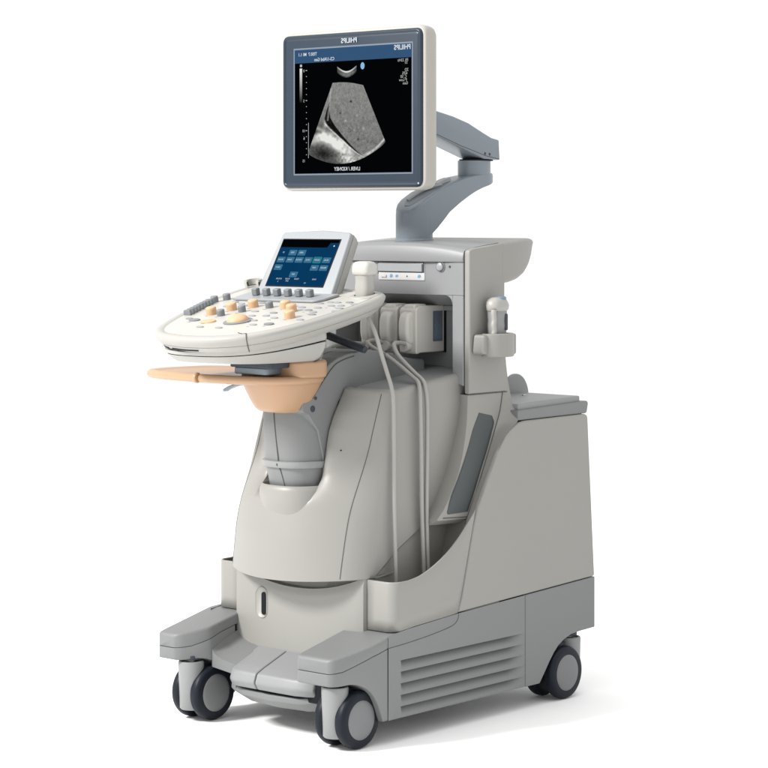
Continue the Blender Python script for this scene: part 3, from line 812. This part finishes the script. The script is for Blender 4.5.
# wing: beige fairing between the cheek and the cabinet
wing = [(.2285, .86), (.2295, .82), (.233, .77), (.240, .735), (.252, .715), (.268, .703), (.236, .7015), (.21, .698), (.186, .687), (.160, .669), (.129, .633), (.090, .569), (.053, .504), (.075, .50), (.107, .56), (.15, .64), (.185, .70), (.205, .76), (.214, .82), (.2175, .86)]
Lw = [(.2150, .865), (.2145, .82), (.211, .785), (.205, .755), (.199, .73), (.191, .71), (.181, .69), (.167, .662), (.137, .604), (.112, .555), (.078, .497), (.055, .455), (.03, .40), (.0, .30)]
Rw = [(.2175, .865, .2035), (.2245, .82, .2035), (.229, .785, .206), (.229, .757, .213), (.226, .733, .224), (.220, .713, .240), (.206, .697, .2482), (.168, .675, .2485), (.133, .634, .2485), (.094, .570, .2485), (.060, .512, .2480), (.040, .465, .2440), (.018, .40, .2440), (-.012, .30, .2440)]
Lw = spline([(p[0] - 1.15 * flare(0, p[1]), p[1], .2030 + flare(0, p[1])) for p in Lw], 4); Rw = spline(Rw, 4)
P = []
for (l, q) in zip(Lw, Rw):
    row = []
    for k in range(9):
        t = k / 8
        row.append((l[2] + (q[2] - l[2]) * t ** 1.35, l[0] + (q[0] - l[0]) * t, l[1] + (q[1] - l[1]) * t))
    row.append((q[2] - .004, q[0] + .004, q[1] + .0)); row.append((.12, q[0] + .012, q[1]))
    P.append(row)
fa = MB().grid(P).build('side_fairing', BEIGE, U, ang=60)
MB().tube([(l[2] + .0012, l[0] - .0015, l[1]) for l in Lw[6:-9]], .0010, 6).build('panel_seam', SEAM, fa)
MB().prism(wing, 'x', -.313, -.26).build('side_fairing', BEIGE, U, bev=.004)
# rear body closing the gap between tower and cabinet
MB().prism([(.12, .45), (.23, .70), (.225, .86), (.20, .86), (.1, .70), (.06, .45)], 'x', -.25, .186).build('tower_spine', BEIGE, U)

# bay interior
bay = MB(); bay.box(HX0 + .0345, .1530, .158, .17, .79, 1.02); bp_ = bay.build('bay_back', mat('bay_grey_panel', (.20, .205, .21), .55), U)
MB().box(HX0 + .0345, .1530, HY + .02, .1575, .79, .812).build('bay_floor', LGREY, U, bev=.002)
MB().prism([(HY + .020, 1.0062), (.157, 1.0062), (.157, .9795), (HY + .052, .9805)], 'x', HX0 + .0345, .1315).build('bay_soffit', LGREY, U)
MB().prism([(HX0 + .0345, .966), (.152, .966), (.152, .979), (HX0 + .0345, .979)], 'y', .146, .1578).build('bay_lip', LGREY, U, bev=.002)
MB().prism([(.1578, .812), (.1578, .966), (HY + .03, .985), (HY + .03, .812)], 'x', .1505, .1533).build('bay_cheek', SILVER, U)
for z0 in (.843,):
    MB().lathe([(.015, .1575), (.015, .148), (.012, .146), (.0001, .146)], (.128, 0, .838), 'y', 24).build('socket', DGREY, U, ang=50)
    MB().lathe([(.008, .1455), (.008, .144), (.0001, .144)], (.128, 0, .838), 'y', 16).build('socket_ring', METAL, U)
# media drive
dr = MB().prism(rrect(-.080, .068, 1.041, 1.083, .002, 2), 'y', HY - .0025, HY + .01).build('disc_drive', WHITEPL, U, bev=.001)
MB().prism(rrect(-.078, .063, 1.062, 1.0815, .0015, 2), 'y', HY - .0075, HY - .0027).build('drive_tray', SILVER, dr, bev=.001)
MB().prism(rrect(-.079, .0655, 1.0598, 1.0617, .0002, 1), 'y', HY - .0032, HY - .0027).build('drive_gap', DARK, dr)
MB().prism(rrect(.0635, .0672, 1.06, 1.083, .0002, 1), 'y', HY - .0031, HY - .0027).build('drive_gap', DGREY, dr)
MB().prism(rrect(-.0835, -.0802, 1.055, 1.083, .0002, 1), 'y', HY - .0008, HY + .004).build('drive_gap', DARK, dr)
MB().prism(rrect(-.071, -.053, 1.0475, 1.0535, .002, 3), 'y', HY - .0055, HY - .0027).build('eject_button', WHITEPL, dr, bev=.001)
for x_, w_, h_ in ((-.038, .005, .0045), (-.020, .0048, .0032), (.052, .0055, .004)):
    MB().prism([(x_ - w_, 1.0505 - h_ * .4), (x_ - w_ * .2, 1.0505 - h_), (x_ + w_, 1.0505 - h_ * .2), (x_ + w_ * .7, 1.0505 + h_), (x_ - w_ * .6, 1.0505 + h_)], 'y', HY - .0031, HY - .0027).build('drive_icon', ICON, dr)
MB().lathe([(.0018, HY - .0034), (.0018, HY - .0027)], (.013, 0, 1.0505), 'y', 10).build('drive_light', DGREY, dr)
pb = MB().lathe([(.0135, HY - .0001), (.0135, HY - .002), (.012, HY - .0035), (.0115, HY - .0015), (.0001, HY - .001)], (.118, 0, 1.0755), 'y', 28).build('power_button', LGREY, U, ang=50)
MB().lathe([(.0098, HY - .0012), (.0095, HY - .006), (.007, HY - .0075), (.0001, HY - .008)], (.118, 0, 1.0755), 'y', 28).build('button_cap', SILVER, pb, ang=50)
MB().lathe([(.003, HY + .0), (.0028, HY - .0012), (.0001, HY - .0012)], (.146, 0, 1.0755), 'y', 12).build('status_light', DGREY, U)
MB().tube([(HX0 + .01, HY - .0006, 1.0868), (HX1 - .001, HY - .0006, 1.0868)], .0009, 6).build('panel_seam', SEAM, U)
MB().tube([(.2058, .0785, .7702), (.2058, .12, .7702), (.2058, .17, .7702), (.2058, .224, .7702)], .0011, 6).build('panel_seam', SEAM, U)

# ---- side probe holder
hy, hx, hz = .150, .230, .885
b = MB()
for (rows_) in (1,):
    plan = []
    for k in range(26):
        a = R(-128) + R(256) * k / 25
        plan.append((hx + .004 + .034 * math.cos(a) * (1.0), hy + .047 * math.sin(a)))
ho = MB()
inner = [(p[0] - .010 * (p[0] - hx) / .034, p[1] - .012 * (p[1] - hy) / .047) for p in plan]
ringpoly = plan + inner[::-1]
ho.prism(ringpoly, 'z', .860, .916)
hold = ho.build('probe_holder', BEIGE, U, bev=.004)
MB().prism(rpoly([(.085, .868), (.09, .914), (.125, .914), (.125, .864)], .008), 'x', .2056, .240).build('holder_arm', BEIGE, hold, bev=.006)
MB().prism(rpoly([(.180, .864), (.180, .914), (.204, .914), (.204, .864)], .006), 'x', .2056, .250).build('holder_arm', BEIGE, hold, bev=.006)
MB().lathe([(.0235, .862), (.0235, .868)], (hx + .003, hy, 0), 'z', 24, 1, 1.4).build('holder_base', BEIGE, hold)

# ---- monitor arm
arm_prof_low = [(.140, 1.1365), (.140, 1.200), (.152, 1.222), (.18, 1.246), (.226, 1.266), (.30, 1.290), (.36, 1.303), (.40, 1.308), (.46, 1.3105), (.485, 1.310), (.487, 1.289), (.455, 1.281), (.41, 1.270), (.37, 1.256), (.32, 1.233), (.277, 1.210), (.245, 1.187), (.237, 1.172), (.237, 1.1365)]
AX0, AX1 = -.107, -.017
def armrings(xs_k, prof):
    rings = []
    for x, k in xs_k:
        c = Vector((0, 0)); 
        rings.append([(x, p[0], p[1]) for p in inset(prof, k)])
    return rings
lo_arm = MB()
nU = 9
# plan-tapered stadium: column is a round post, arm blends out of it
post = MB().loft([oval(z, -.062, .189, .0455, .0475, 40, 2.0) for z in (1.136, 1.139, 1.200)] + [oval(1.212, -.062, .190, .045, .047, 40, 2.0)]).build('monitor_arm', BLUEGREY, U, ang=40)
MB().loft([oval(1.1335, -.062, .189, .049, .051, 40, 2.0), oval(1.139, -.062, .189, .049, .051, 40, 2.0), oval(1.1405, -.062, .189, .0475, .0495, 40, 2.0)]).build('post_ring', BLUEGREY, post, ang=40)
# lower arm: swept sections
secs = []
top_ = lambda y: float(np.interp(y, [.14, .16, .19, .226, .30, .36, .40, .46, .49], [1.205, 1.222, 1.240, 1.258, 1.283, 1.297, 1.303, 1.308, 1.3095]))
bot_ = lambda y: float(np.interp(y, [.14, .20, .237, .277, .32, .37, .41, .455, .49], [1.150, 1.150, 1.176, 1.208, 1.231, 1.254, 1.268, 1.279, 1.289]))
wid_ = lambda y: float(np.interp(y, [.141, .145, .155, .17, .19, .226, .30, .42, .445, .46, .475, .484, .487], [.004, .017, .031, .041, .0455, .0455, .042, .036, .0352, .032, .024, .013, .004]))
for y in [.1415, .145, .15, .155, .162, .17, .18, .19, .205, .226, .25, .277, .30, .32, .34, .36, .38, .40, .42, .435, .445, .455, .465, .475, .481, .4855]:
    zt, zb, w = top_(y), max(bot_(y), 1.15), wid_(y); r = min(.006, w * .5)
    cx = -.062
    secs.append([(cx - w, y, zb), (cx - w, y, zt - r), (cx - w + r * .3, y, zt - r * .3), (cx - w + r, y, zt), (cx + w - r, y, zt), (cx + w - r * .3, y, zt - r * .3), (cx + w, y, zt - r), (cx + w, y, zb)])
MB().loft(secs).build('lower_arm', BLUEGREY, post, ang=50)
# cable clip recess on top of the lower arm
def on_arm(x, y, d=0): return (x, y, top_(y) + d)
rec = []
for y in np.linspace(.160, .322, 16):
    t = (y - .160) / .162; w = .031 * math.sin(math.pi * min(1, max(.02, t * .96 + .02))) ** .5
    rec.append([(-.062 - w, y, top_(y) + .0006), (-.062 - w * .6, y, top_(y) + .0010), (-.062 + w * .6, y, top_(y) + .0010), (-.062 + w, y, top_(y) + .0006)])
MB().grid(rec).build('cable_recess', mat('dark_blue_grey_recess', (.13, .15, .17), .4), post)
MB().tube(spline([on_arm(-.077, .182, .001), on_arm(-.070, .205, .005), on_arm(-.060, .232, .007), on_arm(-.050, .26, .004), on_arm(-.047, .275, .001)], 6), .0058, 8).build('cable_clip', SILVER, post)
b = MB(); 
for y0, y1, x_ in ((.268, .318, -.062),):
    q = []
    for y in np.linspace(y0, y1, 8):
        q.append([(x_ - .014, y, top_(y) + .0012), (x_ - .010, y, top_(y) + .008), (x_ + .010, y, top_(y) + .008), (x_ + .014, y, top_(y) + .0012)])
    b.grid(q)
b.build('clip_cover', SILVER, post)
# joint
MB().loft([oval(z, -.062, .428, .034, .050, 36, 2.2) for z in (1.300, 1.3395)]).build('arm_joint', BLUEGREY, post, ang=40)
MB().loft([oval(z, -.062, .436, .0365, .050, 36, 2.2) for z in (1.3397, 1.3432)]).build('joint_gap', DARK, post, ang=40)
# upper arm
up = rpoly([(.07, 1.441), (.07, 1.495), (.14, 1.482), (.232, 1.461), (.30, 1.449), (.36, 1.434), (.42, 1.411), (.455, 1.3985), (.484, 1.394), (.4875, 1.342), (.425, 1.3435), (.325, 1.372), (.232, 1.398), (.14, 1.424)], [.006, .006, .03, .03, .03, .03, .03, .005, .004, .003, .01, .02, .03, .02], 4)
upb = MB(); rings = []
for x, k in ((-.1, .004), (-.0988, .0012), (-.096, 0), (-.028, 0), (-.0252, .0012), (-.024, .004)):
    rings.append([(x, p[0], p[1]) for p in inset(up, k)])
ua = upb.loft(rings).build('upper_arm', BLUEGREY, post, ang=50)
MB().tube([(-.0236, .484, 1.344), (-.0238, .43, 1.3515), (-.0238, .325, 1.376), (-.0238, .232, 1.402)], .0008, 6).build('arm_seam', SEAM, post)
for y_, z_ in ((.425, 1.3575), (.444, 1.356)):
    MB().lathe([(.0035, -.0245), (.0035, -.0232), (.0001, -.0230)], (0, y_, z_), 'x', 12).build('arm_screw', DGREY, post)
MB().prism(rrect(-.13, .0, 1.39, 1.51, .012), 'y', .022, .075).build('tilt_mount', BLUEGREY, post, bev=.006)

# ---- monitor
MY = -.030
MX0, MX1, MZ0, MZ1 = -.309, .160, 1.259, 1.6525
mo = rrect(MX0, MX1, MZ0, MZ1, .030, 8)
b = MB(); b.loft([[(p[0], y, p[1]) for p in inset(mo, d)] for y, d in ((MY + .056, .030), (MY + .050, .010), (MY + .040, .003), (MY + .030, .0005), (MY + .012, 0), (MY + .004, .0015), (MY + .0005, .005))])
mon = b.build('monitor', mat('monitor_ivory_plastic', (.36, .345, .31), .4, bump=.1), U, ang=50)
bz = rrect(MX0 + .006, MX1 - .009, MZ0 + .0075, MZ1 - .0075, .020, 8)
b = MB(); b.loft([[(p[0], y, p[1]) for p in inset(bz, d)] for y, d in ((MY + .0004, 0), (MY - .003, .0008), (MY - .0062, .004), (MY - .0066, .007), (MY - .004, .0105), (MY - .0045, .012), (MY - .0048, .014))])
b.build('bezel', SLATE, mon, ang=55)
VX0, VX1, VZ0, VZ1 = -.2605, .1200, 1.302, 1.6085
b = MB(); fr = [(VX0 - .004, VZ0 - .004), (VX1 + .004, VZ0 - .004), (VX1 + .004, VZ1 + .004), (VX0 - .004, VZ1 + .004)]
MB().prism(fr, 'y', MY - .0053, MY - .0047).build('screen_edge', mat('bezel_edge_plastic', (.09, .115, .145), .35), mon)
SYF = MY - .0056
scm = MB().prism([(VX0, VZ0), (VX1, VZ0), (VX1, VZ1), (VX0, VZ1)], 'y', SYF, MY - .0052).build('screen', LCD_BLACK, mon)
Wd, Ht = VX1 - VX0, VZ1 - VZ0
def sc(u, v, d=.0003): return (VX0 + u * Wd, SYF - d, VZ1 - v * Ht)
hb = [sc(0, 0), sc(1, 0), sc(1, .108), sc(0, .108)]
MB().add(hb, [(0, 1, 2, 3)]).build('screen_header', LCD_BLUE, mon)
# ultrasound fan image
N1, N2 = 190, 180
ap = (.475, -.12)                                     # virtual apex of the sector
def smooth_noise(n, m, s):
    a = rng.random((int(n / s) + 3, int(m / s) + 3)); yy, xx = np.mgrid[0:n, 0:m] / s
    i, j = yy.astype(int), xx.astype(int); fy, fx = yy - i, xx - j
    fy, fx = fy * fy * (3 - 2 * fy), fx * fx * (3 - 2 * fx)
    return a[i, j] * (1 - fy) * (1 - fx) + a[i + 1, j] * fy * (1 - fx) + a[i, j + 1] * (1 - fy) * fx + a[i + 1, j + 1] * fy * fx
T, Q = np.mgrid[0:1:N1 * 1j, 0:1:N2 * 1j]             # T depth, Q across
top_u = .335 + Q * .262; top_v = .278 - .012 * np.sin(np.pi * Q) + .03 * Q
bot_u = .118 + Q * .667; bot_v = .835 + .125 * np.sin(np.pi * np.clip(Q, 0, 1)) ** .8 - .075 * Q
Uf = top_u + (bot_u - top_u) * T; Vf = top_v + (bot_v - top_v) * T
I = .30 + .10 * (smooth_noise(N1, N2, 2.2) - .5) + .10 * (smooth_noise(N1, N2, 6) - .5) + .10 * (smooth_noise(N1, N2, 1.0) - .5)
I -= .10 * sstep(.25, .8, Vf) * 0.6
# bright lower-left tissue, a dark vessel wedge, echoes and speckle
def gau(du, dv, su, sv, rot=0):
    c, q = math.cos(rot), math.sin(rot); a = (Uf - du) * c + (Vf - dv) * q; b_ = -(Uf - du) * q + (Vf - dv) * c
    return np.exp(-((a / su) ** 2 + (b_ / sv) ** 2))
curve = np.interp(Vf, [.30, .40, .50, .56, .62, .70, .78, .84, .88, .95], [.335, .312, .306, .318, .355, .42, .495, .56, .62, .72])
dl = curve - Uf                                       # > 0 on the lower-left side of the liver edge
n4, n7, n14, n3 = (smooth_noise(N1, N2, k) for k in (4, 7, 14, 2.5))
low = sstep(-.004, .006, dl) * sstep(.575, .615, Vf)
tissue = .08 + .10 * n4 + 1.8 * gau(.34, .745, .15, .040, .55) * (.35 + .9 * n7) + .55 * gau(.20, .73, .09, .035, -.1) * (.3 + n7) + .8 * gau(.50, .905, .10, .035, .25) * (.3 + n4) + .35 * gau(.43, .83, .05, .05, .5) * n4
tissue = tissue * (1 - .85 * gau(.255, .845, .10, .055, .3)) * (1 - .8 * gau(.17, .665, .075, .022, -.05))
tissue += .45 * gau(.278, .60, .016, .030, .35)
I = I * (1 - low) + tissue * low
ww = np.interp(Vf, [.43, .50, .56, .60, .64, .68, .74, .82, .88], [.0, .022, .050, .064, .056, .042, .027, .016, .0])
wedge = sstep(-.002, .004, dl + .000) * (1 - sstep(ww, ww + .006, dl)) * (ww > 0)
I = I * (1 - wedge * .97)
edge = np.exp(-((dl - ww - .010) / .009) ** 2) * sstep(.56, .62, Vf) * (1 - sstep(.93, .96, Vf))
I = I + .45 * edge * (.4 + .8 * n3)
I = I + .20 * np.exp(-((Uf - (.325 - .11 * (Vf - .28))) / .007) ** 2) * (Vf < .58) * (Vf > .32) * (.5 + n4)
arc = Vf - np.interp(Uf, [.48, .56, .64, .70, .745, .785], [.880, .878, .850, .812, .772, .722])
I = I + .55 * np.exp(-(arc / .011) ** 2) * sstep(.50, .66, Uf) * (.45 + .7 * n4)
I = I * (1 - .75 * sstep(.016, .040, arc) * sstep(.50, .56, Uf))
I = I * (1 - .55 * sstep(.90, .965, Vf) * (Uf < .6))
I = I + .05 * (smooth_noise(N1, N2, 1.2) - .5)
for hu, hv, hr, val in ((.492, .433, .013, .005), (.40, .522, .010, .02), (.545, .545, .009, .5), (.445, .585, .011, .55), (.60, .65, .012, .5), (.555, .735, .011, .04), (.52, .66, .007, .5), (.47, .36, .006, .2), (.58, .40, .006, .42)):
    k = np.exp(-(((Uf - hu) / hr) ** 2 + ((Vf - hv) / hr) ** 2) * 1.5); I = I * (1 - k) + val * k
I = np.clip(I, .004, 1.0)
def glow_mesh(name, Uf, Vf, I, d):
    n, m = Uf.shape
    b = MB(); b.grid([[sc(Uf[i, j], Vf[i, j], d) for j in range(m)] for i in range(n)])
    o = b.build(name, LCD_BLACK, mon)
    at = o.data.attributes.new('echo', 'FLOAT', 'POINT'); at.data.foreach_set('value', I.astype(np.float32).ravel())
    mt = bpy.data.materials.new('lcd_echo_image'); mt.use_nodes = True; nt = mt.node_tree; bs = nt.nodes['Principled BSDF']
    a = nt.nodes.new('ShaderNodeAttribute'); a.attribute_name = 'echo'
    bs.inputs['Base Color'].default_value = (0, 0, 0, 1); bs.inputs['Specular IOR Level'].default_value = 0; bs.inputs['IOR'].default_value = 1.0
    bs.inputs['Emission Color'].default_value = (.98, .98, .94, 1)
    nt.links.new(a.outputs['Fac'], bs.inputs['Emission Strength'])
    o.data.materials.clear(); o.data.materials.append(mt)
    return o
glow_mesh('screen_image', Uf, Vf, I * .82, .0004)
# small probe icon arc at the top, grey bar, scale ticks
T2, Q2 = np.mgrid[0:1:16j, 0:1:50j]
au = .375 + Q2 * .165; av = .150 + .045 * np.sin(np.pi * Q2) * .9 + T2 * .052
Ia = np.where(T2 < .22, .75, .10 + .15 * smooth_noise(16, 50, 3)) * (.3 + .7 * np.sin(np.pi * Q2)) * np.where(T2 > .85, .3, 1)
glow_mesh('screen_image', au, av, Ia, .0004)
T3, Q3 = np.mgrid[0:1:20j, 0:1:2j]
glow_mesh('screen_image', .045 + Q3 * .022, .150 + T3 * .275, (1 - T3) ** 1.3 * .85 + .01, .0004)
b = MB(); b.add([sc(.048, .118, .0004), sc(.066, .118, .0004), sc(.066, .138, .0004), sc(.048, .138, .0004)], [(0, 1, 2, 3)])
for k in range(15):
    v = .165 + k * .0485; w = .012 if k % 5 == 0 else .006
    b.add([sc(.105 - w / 2, v, .0004), sc(.105 + w / 2, v, .0004), sc(.105 + w / 2, v + .006, .0004), sc(.105 - w / 2, v + .006, .0004)], [(0, 1, 2, 3)])
b.add([sc(.1215, .59, .0004), sc(.125, .59, .0004), sc(.125, .875, .0004), sc(.1215, .875, .0004)], [(0, 1, 2, 3)])
b.build('screen_scale', LCD_GREYT, mon)
MB().prism([(sc(.592, .155)[0] + .0062 * math.cos(a), sc(.592, .155)[2] + .0085 * math.sin(a)) for a in [2 * math.pi * k / 18 for k in range(18)]], 'y', SYF - .0008, SYF - .0003).build('screen_icon', emis('lcd_cyan', (.25, .5, .8)), mon)
rx, uz = (1, 0, 0), (0, 0, 1)
def st(t, u, v, s, m=LCD_TEXT, al='CENTER', bold=.0):
    text('screen_text', t, s, sc(u, v, .0006), rx, uz, m, mon, al, True, bold)
st('PHILIPS', .925, .028, .0165, LCD_TEXT, 'CENTER', .02)
st('TIS0.7  MI 1.1', .115, .040, .0112, LCD_TEXT, 'CENTER', .012)
st('C5-1/Abd Gen', .262, .086, .0112, LCD_TEXT, 'CENTER', .012)
st('LIVER / KIDNEY', .46, .967, .0125, LCD_TEXT, 'CENTER', .012)
st('FR 22Hz', .93, .128, .0095, LCD_GREYT)
for k, (t, u) in enumerate((('S1', .955), ('2D', .96), ('63%', .945), ('C 50', .935), ('P Low', .93), ('Gen', .95))):
    st(t, u, .148 + .026 * k + (.03 if k else 0), .0098, LCD_GREYT)
for k, t in enumerate(('0', '5', '10', '15')):
    st(t, .083, .172 + k * .242, .0095, LCD_GREYT)
st('6', .085, .715, .011, LCD_GREYT)
text('brand_lettering', 'PHILIPS', .0165, (.5 * (VX0 + VX1) - .008, MY - .0072, VZ1 + .0155), rx, uz, PRINT, mon, 'CENTER', True, .018)
MB().lathe([(.0025, MY - .0050), (.0022, MY - .0068), (.0001, MY - .0072)], (MX1 - .0185, 0, MZ0 + .0165), 'y', 12).build('power_light', emis('power_led', (.8, .85, .9)), mon)

# ------------------------------------------------------------------ probes, connectors and cables (things of their own)
def probe_body(secs, name, m, parent, off):
    b = MB(); rings = []
    for (z, rx_, ry_, dx, dy, p) in secs:
        rings.append(oval(z, dx, dy, rx_, ry_, 32, p))
    return b.loft(rings).build(name, m, parent, ang=60)
# connectors plugged into the bay
conn_labels = ['beige plug-in probe connector nearest the socket, dark blue label on its side, cable drooping left',
               'beige probe connector in the middle of the bay, between two others, cable trailing forward',
               'innermost beige probe connector, half hidden behind the console and its probe']
def connector(loc, label, cable, first):
    t = thing('probe_connector', label, 'connector', loc, 'probe connectors plugged into the bay')
    x1 = .058
    body = rpoly([(-.033, .0), (-.016, .004), (.078, .004), (.078, .118), (-.014, .118), (-.033, .112)], [.02, .004, .004, .004, .004, .02])
    MB().prism([(y, z) for y, z in body], 'x', -.004, .050).build('housing', LIT_CREAM, t, bev=.008, seg=4)
    # rounded front lever
    lev = [(.022 + .0215 * math.cos(a), .072 + .042 * math.sin(a)) for a in [2 * math.pi * k / 28 for k in range(28)]]
    lev = []
    for k in range(28):
        a = 2 * math.pi * k / 28; c, s_ = math.cos(a), math.sin(a)
        lev.append((-.031 + .024 * math.copysign(abs(c) ** .75, c), .064 + .040 * math.copysign(abs(s_) ** .75, s_)))
    MB().prism(lev, 'x', .008, .040).build('latch_lever', LIT_CREAM, t, bev=.009, seg=4)
    MB().prism(rrect(-.030, .02, .096, .122, .008), 'x', .006, .042).build('latch_hub', LIT_CREAM, t, bev=.006)
    lb = MB().prism(rrect(.030, .066, .030, .104, .002, 2), 'x', .0502, .0509).build('label', LABELM, t)
    MB().prism(rrect(.072, .0795, .002, .120, .001, 2), 'x', -.006, .052).build('plug_plate', DARK, t)
    b = MB()
    for k in range(9):
        y0 = .034 + .0033 * k; hgt = .02 + .04 * ((k * 7) % 5) / 5
        b.box(.0511, .0513, y0, y0 + .0012, .036, .036 + hgt)
    b.build('label_print', mat('label_print_blue', (.17, .22, .29), .5), lb)
    MB().lathe([(.013, -.012), (.013, -.004), (.0105, .004), (.0105, .012)], (.026, -.040, .020), 'y', 20).build('strain_relief', LIT_CREAM, t, ang=50)
    pts = spline([Vector(p) - Vector(loc) for p in cable], 10)
    MB().tube(pts, .0052, 10).build('cable', CABLE, t)
    return t
CZ = .862
cx1, cx2, cx3 = .016, -.046, -.108
bin_end = (.196, -.060, .30)
connector((cx1, .078, CZ), conn_labels[0], [(cx1 + .026, .043, CZ + .020), (.045, .025, .889), (.046, .008, .892), (.0505, -.015, .892), (.056, -.025, .885), (.076, -.035, .867), (.104, -.042, .849), (.143, -.050, .826), (.172, -.056, .810), (.1835, -.060, .790), (.1885, -.060, .75), (.1885, -.060, .65), (.1885, -.062, .53), (.189, -.060, .42), (.192, -.056, .31)], True)
connector((cx2, .078, CZ), conn_labels[1], [(cx2 + .026, .043, CZ + .020), (-.030, .022, .892), (-.036, .004, .895), (-.031, -.020, .893), (-.018, -.030, .886), (.008, -.036, .8765), (.051, -.043, .862), (.101, -.053, .840), (.145, -.063, .819), (.170, -.072, .808), (.1825, -.080, .790), (.1870, -.083, .75), (.1875, -.081, .65), (.1875, -.079, .53), (.188, -.074, .42), (.190, -.070, .31)], False)
connector((cx3, .078, CZ), conn_labels[2], [(cx3 + .026, .040, CZ + .020), (cx3 + .01, .0, CZ + .024), (cx3 - .03, -.02, CZ + .018), (cx3 - .08, -.03, CZ - .01), (cx3 - .10, -.05, CZ - .05)], False)
# probe standing in the console cup, its cable hanging into the bin
pl_ = CO @ Vector((PU, PV, .004))
t = thing('transducer_probe', 'cream transducer probe with a broad square head standing in the console cup', 'ultrasound probe', tuple(pl_))
hand = MB()
hand.loft([oval(z, 0, 0, rx_, ry_, 32, p) for z, rx_, ry_, p in ((-.012, .017, .016, 2.6), (.0, .021, .018, 2.8), (.018, .022, .0185, 3), (.030, .0205, .0175, 3), (.040, .0215, .018, 3), (.0455, .0225, .019, 3))])
hand.build('handle', CREAM, t, ang=60)
MB().loft([oval(z, 0, 0, rx_, ry_, 32, 4) for z, rx_, ry_ in ((.0456, .0225, .0195), (.049, .0255, .0215), (.054, .0272, .0225), (.066, .0265, .0222), (.0725, .0245, .0205), (.0765, .020, .0168), (.0785, .012, .010))]).build('probe_head', mat('probe_white_plastic', (.45, .44, .41), .35), t, ang=60)
cab_pts = [(pl_.x, pl_.y, pl_.z - .014), (pl_.x + .004, pl_.y - .004, pl_.z - .035), (.145, -.197, .93), (.156, -.185, .875), (.168, -.180, .835), (.1800, -.178, .800), (.1845, -.177, .765), (.1845, -.175, .68), (.1845, -.174, .58), (.185, -.173, .48), (.186, -.171, .40), (.187, -.170, .31)]
MB().tube(spline([Vector(p) - pl_ for p in cab_pts], 10), .0050, 10).build('cable', CABLE, t)
# probe in the side holder
t = thing('transducer_probe', 'grey and white hand probe with blue top button resting in the side holder', 'ultrasound probe', (hx + .002, hy, .868))
MB().loft([oval(z, 0, 0, rx_, ry_, 36, p) for z, rx_, ry_, p in ((.0, .016, .024, 2.6), (.04, .0172, .0265, 2.6), (.052, .0165, .026, 2.6), (.066, .0178, .0272, 2.6), (.078, .0168, .0262, 2.6), (.092, .0178, .0275, 2.6), (.100, .0176, .0275, 2.6))]).build('handle', LGREY, t, ang=60)
MB().loft([oval(z, dx, dy, rx_, ry_, 36, 2.4) for z, rx_, ry_, dx, dy in ((.1001, .0176, .0275, 0, 0), (.106, .0215, .031, .001, .0), (.114, .0225, .032, .001, 0), (.122, .0215, .0305, .0, 0), (.129, .0178, .026, 0, 0), (.1335, .012, .019, 0, 0), (.135, .005, .01, 0, 0))]).build('probe_head', CREAM, t, ang=60)
MB().loft([oval(z, .008, .006, rx_, ry_, 24, 2.2) for z, rx_, ry_ in ((.130, .010, .015), (.1345, .0095, .0145), (.1365, .0065, .011))]).build('button', mat('blue_grey_button', (.15, .22, .30), .4), t, ang=60)
MB().prism(rrect(.008, .018, .055, .095, .004, 3), 'x', .0162, .0192).build('side_button', DGREY, t, bev=.001)
b = MB(); pts = spline([(.012, -.0255, .0), (.012, -.028, .04), (.012, -.0262, .056), (.012, -.0288, .068), (.012, -.0268, .080), (.012, -.029, .095), (.012, -.028, .105)], 5)
b.tube(pts, .0068, 10); b.build('grip_ridge', CREAM, t, ang=60)
